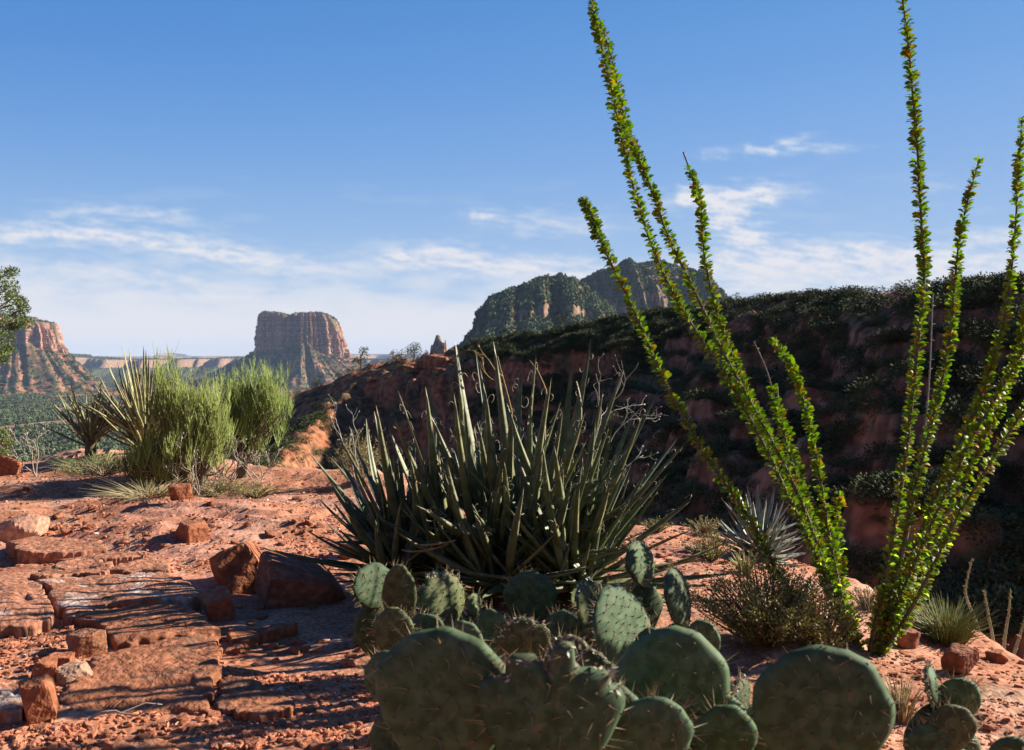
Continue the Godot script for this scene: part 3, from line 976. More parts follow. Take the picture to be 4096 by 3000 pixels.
		bc.append(jit(Color(0.30, 0.24, 0.16), 0.4))
	tag(many("litter", bit.done(), M.plain, bt, bc), "dry twig litter scattered on the soil around the plants", "litter")
	var tw := MB.new()
	var a := flat(z2(565, 1455).x, z2(565, 1455).y, 0.06)
	var b2 := flat(z2(990, 1378).x, z2(990, 1378).y, 0.09)
	var line := []
	var rad := []
	for k in 12:
		var f := k / 11.0
		var q := a.lerp(b2, f) + Vector3(0, 0.012 * sin(f * 7.0), 0.02 * N(f * 4.0, 2.0))
		q.y = maxf(q.y, 0.06)
		line.append(q)
		rad.append(lerpf(0.004, 0.0015, f))
	tw.tube(line, rad, 5, Color(0.36, 0.30, 0.24))
	tw.tube([line[5], line[5] + Vector3(0.05, 0.012, -0.04), line[5] + Vector3(0.09, 0.004, -0.05)], [0.002, 0.0015, 0.001], 4, Color(0.36, 0.30, 0.24))
	tag(solo("dead_twig", tw.done(), M.plain), "thin grey dead twig lying across the broad flat slab", "twig")

# ---------------------------------------------------------------- yuccas and agave
var blades: Array = []      # [leaf mesh, fibre mesh, dead]
const BLADE := 0.75

func blade_mesh(sd: int, col: Color, rim: Color, wide: float, bow: float) -> ArrayMesh:
	var m := MB.new()
	var n := 13
	var bend := N(sd * 3.3, 1.0) * 0.05
	for k in n:
		var t := float(k) / (n - 1)
		var w := wide * (0.75 + 0.5 * ss(0.0, 0.35, t)) * (1.0 - pow(t, 2.2)) * 0.8 + 0.0022 * (1.0 - ss(0.97, 1.0, t))
		var z := -bow * 4.0 * t * (1.0 - t)
		var x := bend * sin(t * PI)
		var c := col * (1.0 + 0.12 * N(t * 6.0, sd))
		c = c.lerp(rim * 0.9, ss(0.93, 1.0, t))
		m.add(Vector3(x - w, t * BLADE, z + w * 0.55), rim)
		m.add(Vector3(x - w * 0.45, t * BLADE, z + w * 0.1), c)
		m.add(Vector3(x + w * 0.45, t * BLADE, z + w * 0.1), c)
		m.add(Vector3(x + w, t * BLADE, z + w * 0.55), rim)
		m.add(Vector3(x + w * 0.5, t * BLADE, z - w * 0.22), c)
		m.add(Vector3(x - w * 0.5, t * BLADE, z - w * 0.22), c)
	for k in n - 1:
		for s in 6:
			var s2 := (s + 1) % 6
			m.quad(k * 6 + s, k * 6 + s2, (k + 1) * 6 + s2, (k + 1) * 6 + s)
	return m.done()

func fibre_mesh(sd: int, wide: float, bow: float) -> ArrayMesh:
	var m := MB.new()
	var bend := N(sd * 3.3, 1.0) * 0.05
	for k in 8:
		var t := rr(0.25, 0.95)
		var sgn := 1.0 if rng.randf() < 0.5 else -1.0
		var w := wide * (1.0 - pow(t, 2.2)) * sgn * 0.95
		var p := Vector3(bend * sin(t * PI) + w, t * BLADE, -bow * 4.0 * t * (1.0 - t) + absf(w) * 0.5)
		var r := rr(0.008, 0.019)
		var out := (Vector3(sgn, rr(-0.4, 0.6), rr(-0.5, 0.5))).normalized()
		var along := Vector3(0, 1, 0).slide(out).normalized() * (1.0 if rng.randf() < 0.65 else -1.0)
		var twist := out.cross(along) * rr(-0.008, 0.008)
		var pts := []
		var rad := []
		var sweep := rr(2.2, 5.2)
		for j in 11:
			var a := sweep * j / 10.0
			var rr2 := r * (1.0 - 0.35 * j / 10.0)
			pts.append(p + out * (1.0 - cos(a)) * rr2 + along * sin(a) * rr2 * 1.5 + twist * j * 0.3)
			rad.append(lerpf(0.0011, 0.0006, j / 10.0))
		m.tube(pts, rad, 3, Color(0.46, 0.43, 0.33), false)
	return m.done()

func make_blades() -> void:
	for k in 14:
		var wide := rr(0.019, 0.025)
		var bow := rr(-0.015, 0.035)
		var col := Color(0.10, 0.15, 0.068).lerp(Color(0.14, 0.18, 0.08), rng.randf())
		if k % 3 == 0: col = Color(0.09, 0.14, 0.085)
		blades.append([blade_mesh(k, col, Color(0.20, 0.19, 0.11), wide, bow), fibre_mesh(k, wide, bow)])
	for k in 3:
		blades.append([blade_mesh(50 + k, Color(0.29, 0.225, 0.12), Color(0.25, 0.19, 0.11), 0.014, 0.05), fibre_mesh(50 + k, 0.014, 0.03)])
	for k in 6:
		blades.append([blade_mesh(60 + k, Color(0.20, 0.25, 0.15).lerp(Color(0.26, 0.27, 0.13), rng.randf()), Color(0.36, 0.30, 0.14), 0.016, 0.01), fibre_mesh(60 + k, 0.016, 0.01)])
	for k in 5:
		blades.append([blade_mesh(70 + k, Color(0.21, 0.25, 0.21), Color(0.45, 0.45, 0.4), 0.024, 0.02), null])

func blade(parent: Node3D, from: Vector3, to: Vector3, heart: Vector3, which: int, fibres: bool, mat: Material) -> void:
	var y := to - from
	var up := (heart - from.lerp(to, 0.6))
	up.y += 0.25
	var z := up.slide(y.normalized())
	if z.length() < 0.02: z = Vector3(0, 0, 1).slide(y.normalized())
	z = z.normalized().rotated(y.normalized(), rr(-0.5, 0.5))
	var s := y.length() / BLADE
	var x := y.normalized().cross(z)
	var sw := pow(s, 0.6)
	var o := part("leaf", blades[which][0], mat, parent, Transform3D(Basis(x * sw, y.normalized() * s, z * sw), from - parent.position))
	if fibres:
		part("fibres", blades[which][1], M.fibre, o).set_meta("kind", "stuff")

func rosette(parent: Node3D, heart: Vector3, n: int, lmin: float, lmax: float, low: float, fib: float, dead := 0.03, first := 0, kinds := 14, pw := 1.05) -> void:
	for k in n:
		var az := rr(0, TAU)
		var el := lerpf(low, 88.0, pow(rng.randf(), pw))
		var e := deg_to_rad(el)
		var dir := Vector3(cos(az) * cos(e), sin(e), sin(az) * cos(e))
		var l := rr(lmin, lmax) * lerpf(0.85, 1.0, sin(e))
		var from := heart + Vector3(dir.x, 0, dir.z) * rr(0.02, 0.06) + Vector3(0, rr(-0.08, 0.1), 0)
		var which := first + rng.randi() % kinds
		if rng.randf() < dead: which = 14 + rng.randi() % 3
		blade(parent, from, from + dir * l, heart + Vector3(0, 0.7, 0), which, rng.randf() < fib, M.yucca)

func curly(m: MB, from: Vector3, dir: Vector3, l: float, r: float, col: Color, depth := 0) -> void:
	var pts := [from]
	var rad := [r]
	var d := dir.normalized()
	var n := 7
	for k in n:
		d = (d + rand_dir() * 0.32 + Vector3(0, 0.06, 0)).normalized()
		pts.append(pts[k] + d * l / n)
		rad.append(r * (1.0 - 0.6 * (k + 1) / n))
		if depth < 2 and k > 1 and rng.randf() < 0.5:
			curly(m, pts[k + 1], d + rand_dir() * 1.0, l * 0.45, r * 0.65, col, depth + 1)
	m.tube(pts, rad, 4, col)
	if depth > 0 and rng.randf() < 0.5:
		m.tube([pts[n], pts[n] + d * r * 5.0], [r * 1.6, r * 2.2], 5, col)

func make_yuccas() -> void:
	make_blades()
	var foot := on_ground(1080, 1316)
	var y := base("yucca", foot)
	tag(y, "large spiky yucca clump with curling white fibres behind the prickly pears", "yucca")
	var g := -foot.z
	var st := MB.new()
	for c in [[1090, 1290, 0.0], [865, 1262, 0.1], [1270, 1290, -0.05]]:
		var q := at(c[0], c[1], g + c[2])
		st.tube([Vector3(q.x, H(q.x, -q.z) - 0.05, q.z) - foot, q + Vector3(0, 0.06, 0) - foot], [0.075, 0.05], 9, Color(0.16, 0.12, 0.075))
	part("stem", st.done(), M.bark, y)
	# leaves read off the photograph: tip x, tip y, base x, base y, nearer (+) or farther (-) at the tip
	var named := [
		[1003, 752, 1096, 1200, -0.15], [1047, 768, 1100, 1180, -0.3], [1087, 750, 1150, 1200, 0.1], [1183, 760, 1140, 1200, -0.05], [1125, 900, 1120, 1240, 0.3], [1303, 742, 1190, 1200, -0.2], [1262, 785, 1200, 1220, -0.3],
		[1376, 800, 1220, 1200, 0.0], [1330, 850, 1210, 1220, 0.2], [1452, 858, 1255, 1230, -0.1], [1418, 905, 1260, 1240, 0.2], [1405, 880, 1240, 1230, -0.3], [1345, 930, 1230, 1240, 0.3], [1437, 1012, 1290, 1245, 0.1], [1392, 1092, 1270, 1262, 0.3],
		[1500, 955, 1280, 1250, -0.25], [1475, 1040, 1290, 1250, -0.2], [1532, 1090, 1290, 1262, 0.15], [1420, 1100, 1300, 1270, -0.3], [1530, 1165, 1310, 1280, 0.05], [1590, 1200, 1310, 1290, -0.1], [1615, 1188, 1340, 1300, 0.15], [1625, 1262, 1340, 1310, 0.2], [1632, 1322, 1340, 1310, 0.25], [1480, 1252, 1290, 1290, 0.35], [1570, 1290, 1320, 1305, 0.45],
		[937, 850, 946, 1150, 0.05], [943, 852, 1010, 1160, -0.2], [876, 858, 1000, 1180, 0.1], [864, 907, 1020, 1180, 0.25], [852, 932, 960, 1160, 0.0], [824, 904, 880, 1180, -0.1], [1012, 842, 1060, 1200, 0.2], [1000, 865, 1050, 1200, 0.35], [1022, 880, 1060, 1200, 0.3], [980, 1042, 1065, 1262, 0.4], [1038, 1105, 1062, 1262, 0.5], [920, 1080, 965, 1220, 0.4], [950, 1090, 990, 1240, 0.35],
		[734, 942, 862, 1200, 0.15], [738, 1002, 860, 1200, -0.2], [712, 1035, 850, 1200, 0.05], [674, 990, 850, 1190, -0.3], [772, 960, 880, 1190, -0.2], [664, 1160, 850, 1225, 0.1], [700, 1178, 840, 1222, 0.3], [732, 1103, 850, 1215, -0.25], [740, 1160, 850, 1220, 0.2], [764, 1150, 860, 1220, -0.1], [800, 1130, 870, 1220, 0.3], [828, 890, 880, 1180, 0.2], [905, 1010, 900, 1220, 0.3], [868, 1040, 890, 1220, -0.3], [790, 1050, 880, 1210, 0.3],
		[1150, 800, 1130, 1200, -0.4], [1170, 880, 1150, 1210, 0.1], [1215, 830, 1170, 1210, 0.25], [1240, 905, 1180, 1230, 0.4], [1290, 905, 1190, 1230, 0.35], [1120, 830, 1110, 1190, -0.35], [1070, 860, 1100, 1200, 0.4], [1195, 1000, 1165, 1250, 0.5], [1310, 985, 1220, 1262, 0.5], [1260, 1060, 1200, 1270, 0.55], [1345, 1060, 1250, 1270, 0.5], [1110, 1010, 1110, 1250, 0.5],
	]
	for q in named:
		var from := at(q[2], q[3], g + rr(-0.12, 0.12))
		var to := at(q[0], q[1], g - q[4])
		var heart := Vector3(from.x, from.y + 0.7, -g)
		var hx := at(1110, 1262, g)
		# start the leaf further down towards its rosette
		var root := from.lerp(Vector3(lerpf(hx.x, from.x, 0.85), foot.y + 0.05, -g), 0.55)
		blade(y, root, to, heart, rng.randi() % 14, rng.randf() < 0.92, M.yucca)
	var hearts := [[1095, 1262, 0.0, 84, 0.4, 0.84, 4.0], [885, 1246, 0.08, 46, 0.3, 0.62, 2.0], [1265, 1268, -0.05, 60, 0.4, 0.74, 2.0], [990, 1258, 0.22, 22, 0.4, 0.74, 12.0]]
	for h in hearts:
		rosette(y, at(h[0], h[1], g + h[2]), h[3], h[4], h[5], h[6], 0.75)
	# the crowded inner leaves
	var trs := []
	var cols := []
	for k in 220:
		var hq: Array = hearts[[0, 0, 1, 2, 2, 3][k % 6]]
		var c := at(hq[0] + rr(-40, 40), hq[1] + 18, g + hq[2] + rr(-0.3, 0.12)) - foot
		var az := rr(0, TAU)
		var e := deg_to_rad(rr(3.0, 80.0))
		var dir := Vector3(cos(az) * cos(e), sin(e), sin(az) * cos(e))
		var l := rr(0.3, 0.62)
		var zz := (Vector3(-dir.x * 0.6, 1.0, -dir.z * 0.6)).slide(dir).normalized().rotated(dir, rr(-0.6, 0.6))
		var sw := pow(l / BLADE, 0.5)
		trs.append(Transform3D(Basis(dir.cross(zz) * sw, dir * l / BLADE, zz * sw), c))
		cols.append(Color.WHITE * rr(0.8, 1.15))
	many("inner_leaves", blades[1][0], M.yucca, trs, cols, y)
	# skirt of dead leaves under the rosettes
	for k in 36:
		var hq: Array = hearts[k % 4]
		var c := at(hq[0], hq[1] + 6, g + hq[2])
		var az := rr(0, TAU)
		var tip := c + Vector3(cos(az), 0, sin(az)) * rr(0.25, 0.5)
		tip.y = H(tip.x, -tip.z) + rr(0.0, 0.07)
		blade(y, c + Vector3(0, rr(-0.02, 0.05), 0), tip, c + Vector3(0, 0.7, 0), 14 + rng.randi() % 3, k % 2 == 0, M.yucca)
	# dry leaves and last year's stalks
	for q in [[885, 1212, 770 + 225, 1195, 0.45], [920, 1200, 1010, 1188, 0.5], [1010, 1150, 1040, 1178, 0.5], [1232, 1128, 1240, 1030, 0.35], [1238, 1050, 1244, 985, 0.3], [1270, 840, 1262, 1000, 0.1]]:
		blade(y, at(q[0], q[1], g - q[4] + 0.1), at(q[2], q[3], g - q[4]), at(1100, 1000, g), 14 + rng.randi() % 3, true, M.yucca)
	var dry := MB.new()
	for q in [[1130, 960, 1140, 770, Color(0.36, 0.26, 0.12)], [1200, 890, 1235, 785, Color(0.36, 0.27, 0.13)]]:
		var a := at(q[0], q[1], g + 0.15)
		var b := at(q[2], q[3], g + 0.15)
		dry.tube([at(q[0], 1200, g) - foot, a - foot], [0.006, 0.005], 5, q[4])
		curly(dry, a - foot, b - a, (b - a).length(), 0.0036, q[4])
	part("dry_flower_stalk", dry.done(), M.plain, y)
	tag(y.get_node("dry_flower_stalk"), "curled tan dry flower stalk")
	for q in [[1290, 1050, 1315, 800], [1300, 1000, 1370, 830], [1330, 1010, 1400, 880], [1360, 1060, 1430, 1000], [780, 1050, 765, 925], [790, 1060, 790, 935]]:
		var grey := MB.new()
		var a := at(q[0], q[1], g + 0.1)
		var b := at(q[2], q[3], g + 0.1)
		grey.tube([Vector3(a.x * 0.7, foot.y, a.z) - foot, a - foot], [0.006, 0.005], 5, Color(0.33, 0.31, 0.29))
		curly(grey, a - foot, b - a, (b - a).length(), 0.003, Color(0.33, 0.31, 0.29))
		tag(part("dead_branch", grey.done(), M.plain, y), "bare grey dead branch")

	# two yuccas at the valley edge
	for q in [[168, 1020, 52, 0.4, 0.62, 25.0, "smaller pale yucca at the very edge above the valley"], [292, 1010, 100, 0.55, 0.9, 22.0, "full pale yucca half hidden by the jointed green bush"]]:
		var p := on_ground(q[0], q[1])
		p.z = minf(p.z, -8.55)
		p.y = H(p.x, -p.z)
		var v := base("yucca", p)
		tag(v, q[6], "yucca")
		var s2 := MB.new()
		s2.tube([Vector3(0, -0.1, 0), Vector3(0, 0.14, 0)], [0.06, 0.045], 8, Color(0.16, 0.12, 0.075))
		part("stem", s2.done(), M.bark, v)
		rosette(v, p + Vector3(0, 0.12, 0), q[2], q[3], q[4], q[5], 0.3, 0.06, 17, 6)

	# agave on the right
	var ap := on_ground(1672, 1236)
	var ag := base("agave", ap)
	tag(ag, "grey-white striped agave rosette at the ravine edge behind the ocotillo", "agave")
	var s3 := MB.new()
	s3.tube([Vector3(0, -0.05, 0), Vector3(0, 0.06, 0)], [0.05, 0.03], 8, Color(0.16, 0.13, 0.08))
	part("stem", s3.done(), M.bark, ag)
	rosette(ag, ap + Vector3(0, 0.05, 0), 110, 0.22, 0.3, 0.0, 0.0, 0.0, 23, 5, 1.25)

# ---------------------------------------------------------------- prickly pears
func spine(m: MB, p: Vector3, dir: Vector3, l: float, r: float, col: Color) -> void:
	var u := dir.cross(Vector3(0.3, 0.9, 0.2)).normalized()
	var w := dir.cross(u)
	var a := m.add(p + u * r, col)
	var b := m.add(p - u * r * 0.5 + w * r * 0.87, col)
	var c := m.add(p - u * r * 0.5 - w * r * 0.87, col)
	var e := m.add(p + dir * l, col)
	m.tri(a, e, b); m.tri(b, e, c); m.tri(c, e, a)

func pad(plant: Node3D, mid: Vector3, rx: float, ry: float, roll: float, yaw: float, pitch: float, col: Color, sd: int, spines := 1.0, ragged := 0.0) -> void:
	var b := Basis.from_euler(Vector3(-deg_to_rad(pitch), deg_to_rad(yaw), 0)) * Basis(Vector3(0, 0, 1), -deg_to_rad(roll))
	var m := MB.new()
	var na := 44
	var nr := 9
	var thick := minf(rx, ry) * 0.17 + 0.004
	var bend := N(sd * 7.7, 3.0) * 0.12
	var ring := func(an: float, f: float, sgn: float) -> Vector3:
		var e := 1.0 + 0.065 * N(cos(an) * 1.3 + sd, sin(an) * 1.3) + 0.016 * N(cos(an) * 7.0 + sd, sin(an) * 7.0)
		if ragged > 0.0:
			e -= ragged * ss(0.15, 0.8, sin(an)) * maxf(0.0, 0.25 + 1.2 * N(an * 2.2 + sd, 2.0) + 0.4 * N(an * 9.0, sd))
		var x := cos(an) * rx * e * f
		var y := sin(an) * ry * e * f
		x *= 0.74 + 0.26 * ss(-1.1, 0.25, y / ry)
		var z := sgn * thick * pow(maxf(0.0, 1.0 - pow(f, 3.0)), 0.6) + bend * x * x / rx + 0.0015 * N(x * 40.0 + sd, y * 40.0)
		return Vector3(x, y, z)
	for sgn in [1.0, -1.0]:
		var first := m.v.size()
		for a in na:
			for r in nr:
				var f := pow(float(r) / (nr - 1), 0.7)
				var p: Vector3 = ring.call(TAU * a / na, f, sgn)
				var c := col * (1.0 + 0.16 * N(p.x * 25.0 + sd, p.y * 25.0))
				c = c.lerp(Color(0.17, 0.14, 0.08), ss(0.42, 0.62, N(p.x * 22.0 - sd, p.y * 22.0 + 5.0) + (0.35 if ragged > 0.0 and p.y > ry * 0.45 else 0.0)) * 0.75)
				m.add(p, Color(c.r, c.g, c.b))
		for a in na:
			var a2 := (a + 1) % na
			for r in nr - 1:
				if sgn > 0: m.quad(first + a * nr + r, first + a * nr + r + 1, first + a2 * nr + r + 1, first + a2 * nr + r)
				else: m.quad(first + a * nr + r, first + a2 * nr + r, first + a2 * nr + r + 1, first + a * nr + r + 1)
	var o := part("pad", m.done(), M.pad, plant, Transform3D(b, mid - plant.position))
	var sp := MB.new()
	var tan1 := Color(0.2, 0.14, 0.075)
	var pitchd := 0.032
	for r in range(-12, 13):
		for q in range(-12, 13):
			var x := (q + (0.5 if r % 2 else 0.0)) * pitchd * 1.1
			var y := r * pitchd * 0.8
			var f := sqrt(pow(x / rx, 2.0) + pow(y / ry, 2.0))
			if f > 0.97: continue
			var an := atan2(y / ry, x / rx)
			for sgn in [1.0, -1.0]:
				var p: Vector3 = ring.call(an, f, sgn)
				sp.tube([p, p + Vector3(0, 0, sgn * 0.002)], [0.0028, 0.002], 5, Color(0.13, 0.09, 0.05))
				for k in (3 if rng.randf() < spines else 1):
					spine(sp, p, (Vector3(rr(-1, 1), rr(-1.1, 0.7), sgn * rr(0.4, 1.2))).normalized(), rr(0.014, 0.04), 0.0008, tan1.lerp(Color(0.34, 0.27, 0.16), rng.randf()))
	for k in int(60.0 * (rx + ry) / 0.2 * spines):
		var an := rr(-0.6, PI + 0.6)
		var p: Vector3 = ring.call(an, 0.99, 1.0)
		spine(sp, p, (Vector3(cos(an), sin(an), 0) + rand_dir() * 0.6).normalized(), rr(0.014, 0.042), 0.0008, tan1.lerp(Color(0.42, 0.34, 0.2), rng.randf()))
	part("spines", sp.done(false), M.spine, o).set_meta("kind", "stuff")
	if ragged > 0.0:
		var sc := MB.new()
		for k in 70:
			var an := rr(0.35, 2.7)
			var p: Vector3 = ring.call(an, rr(0.93, 1.0), 1.0)
			sc.leaf(p + Vector3(0, 0, rr(0.0, 0.006)), rand_dir(), rand_dir(), rr(0.006, 0.016), rr(0.004, 0.01), Color(0.30, 0.27, 0.22).lerp(Color(0.5, 0.46, 0.38), rng.randf()))
		part("corky_scar", sc.done(false), M.plain, o).set_meta("kind", "stuff")

func pear(label: String, fx: float, fd: float, list: Array) -> void:
	var foot := Vector3((fx - 1128.0) / FL * fd, 0, -fd)
	foot.y = H(foot.x, fd)
	var plant := base("prickly_pear", foot)
	tag(plant, label, "cactus")
	var sd := rng.randi() % 1000
	for q in list:
		var d: float = q[4]
		var mid := at(q[0], q[1], d)
		var yaw: float = q[6]
		var rx: float = q[2] / FL * d / maxf(0.35, cos(deg_to_rad(yaw)))
		var ry: float = q[3] / FL * d
		sd += 1
		pad(plant, mid, rx, ry, q[5], yaw, q[7], jit(q[8], 0.2), sd, q[9] if q.size() > 9 else 1.0, q[10] if q.size() > 10 else 0.0)
		# the older pads that carry it, down to the soil
		var low := mid - Vector3(sin(deg_to_rad(q[5])) * ry, cos(deg_to_rad(q[5])) * ry, 0) * 0.93
		while low.y > H(low.x, -low.z) + 0.03:
			var gnd := H(low.x, -low.z)
			var h := minf(0.095, (low.y - gnd) * 0.55 + 0.02)
			sd += 1
			var m2 := low - Vector3(rr(-0.02, 0.02), h * 0.9, rr(-0.01, 0.03))
			pad(plant, m2, h * 0.85, h, rr(-8, 8), yaw * 0.4 + rr(-8, 8), rr(-6, 6), Color(0.09, 0.13, 0.066), sd, 0.35)
			low = m2 - Vector3(0, h * 0.93, 0)

func make_pears() -> void:
	# one waxy green for every pad, varied at random; old pads browner, two gnawed pads yellower
	var green := Color(0.09, 0.14, 0.075)
	var olive := Color(0.105, 0.115, 0.055)
	var lime := Color(0.135, 0.165, 0.07)
	pear("wide prickly pear clump of dark and sunlit pads below the large yucca", 1130, 2.1, [
		[978, 1548, 160, 168, 1.55, 0, -14, 0, green, 0.4],
		[1215, 1565, 165, 165, 1.5, 8, 4, -8, green, 0.4, 0.34],
		[1168, 1318, 60, 62, 3.0, 0, -8, -4, green],
		[1155, 1415, 62, 60, 2.5, -10, 4, -5, olive, 1.0, 0.2],
		[1482, 1525, 130, 150, 1.75, 2, -8, -4, green, 0.4],
		[1366, 1396, 72, 108, 2.75, 16, 50, 16, green],
		[1306, 1350, 42, 76, 3.0, 18, 56, 14, lime, 1.0, 0.25],
		[1494, 1320, 34, 70, 3.0, 5, 62, 14, green],
		[1412, 1243, 38, 52, 3.3, 6, 56, 14, green],
		[976, 1322, 46, 68, 3.0, 6, 54, 14, lime, 1.0, 0.25],
		[820, 1292, 38, 50, 3.1, -6, 54, 12, green],
		[880, 1320, 40, 78, 2.9, 0, -10, -4, olive],
		[1046, 1332, 13, 26, 3.0, 10, 66, 10, lime],
		[870, 1400, 46, 64, 2.6, -6, 0, -4, olive],
		[1085, 1400, 40, 60, 2.7, 0, -20, -6, green],
		[940, 1410, 48, 62, 2.75, 6, -12, -4, green],
		[1020, 1425, 50, 60, 2.6, -4, -8, -4, green],
		[1240, 1400, 46, 58, 2.85, 8, -16, -4, green],
		[1255, 1465, 60, 70, 2.3, 5, -12, -6, olive, 1.0, 0.2],
		[1440, 1440, 46, 60, 2.6, -6, -10, -4, green],
		[1545, 1420, 40, 56, 2.7, 8, -14, -4, green],
		[1440, 1620, 90, 90, 1.6, -8, -6, -6, green],
		[1100, 1630, 100, 90, 1.65, 0, 0, -6, green],
		[1330, 1600, 95, 105, 1.62, 6, -10, -6, green],
		[1575, 1610, 70, 95, 1.75, 10, -6, -5, green],
		[1300, 1500, 70, 75, 2.0, 14, -16, -6, olive, 1.0, 0.2],
		[860, 1500, 60, 70, 2.2, -8, -10, -4, green],
	])
	pear("prickly pear with one huge shaded round pad in front of the ocotillo", 1790, 1.7, [
		[1810, 1572, 154, 155, 1.55, 4, -8, -4, green, 0.4],
		[1632, 1532, 30, 38, 2.2, -8, 58, 14, green, 0.8, 0.25],
		[1690, 1630, 80, 80, 1.75, 0, -10, -4, green],
		[1600, 1625, 70, 76, 1.7, -8, -6, -4, green],
	])
	pear("little long-spined prickly pear standing on the pink sandstone slope", 2095, 2.25, [
		[2054, 1516, 26, 50, 2.2, 6, 62, 12, green, 1.6],
		[2112, 1542, 48, 52, 2.2, 10, -8, -4, green, 1.6],
		[2094, 1606, 56, 56, 2.15, 0, -4, -4, olive, 1.6],
		[2050, 1640, 50, 50, 2.15, 0, -8, -4, green, 1.2],
	])
	pear("low dark prickly pear in the corner of the pink slope", 2230, 1.9, [
		[2226, 1668, 52, 48, 1.85, 0, -6, -4, green, 1.6],
	])

# ---------------------------------------------------------------- ocotillo
func ocotillo_leaf(fold: float) -> ArrayMesh:
	var m := MB.new()
	var ys := [0.0, 0.3, 0.6, 0.85, 1.0]
	var ws := [0.05, 0.2, 0.3, 0.24, 0.03]
	for k in 5:
		var z: float = 0.12 * sin(ys[k] * PI)
		m.add(Vector3(-ws[k], ys[k], z + ws[k] * fold))
		m.add(Vector3(0, ys[k], z))
		m.add(Vector3(ws[k], ys[k], z + ws[k] * fold))
	for k in 4:
		for s in 2:
			m.quad(k * 3 + s, k * 3 + s + 1, k * 3 + s + 4, k * 3 + s + 3)
	return m.done()

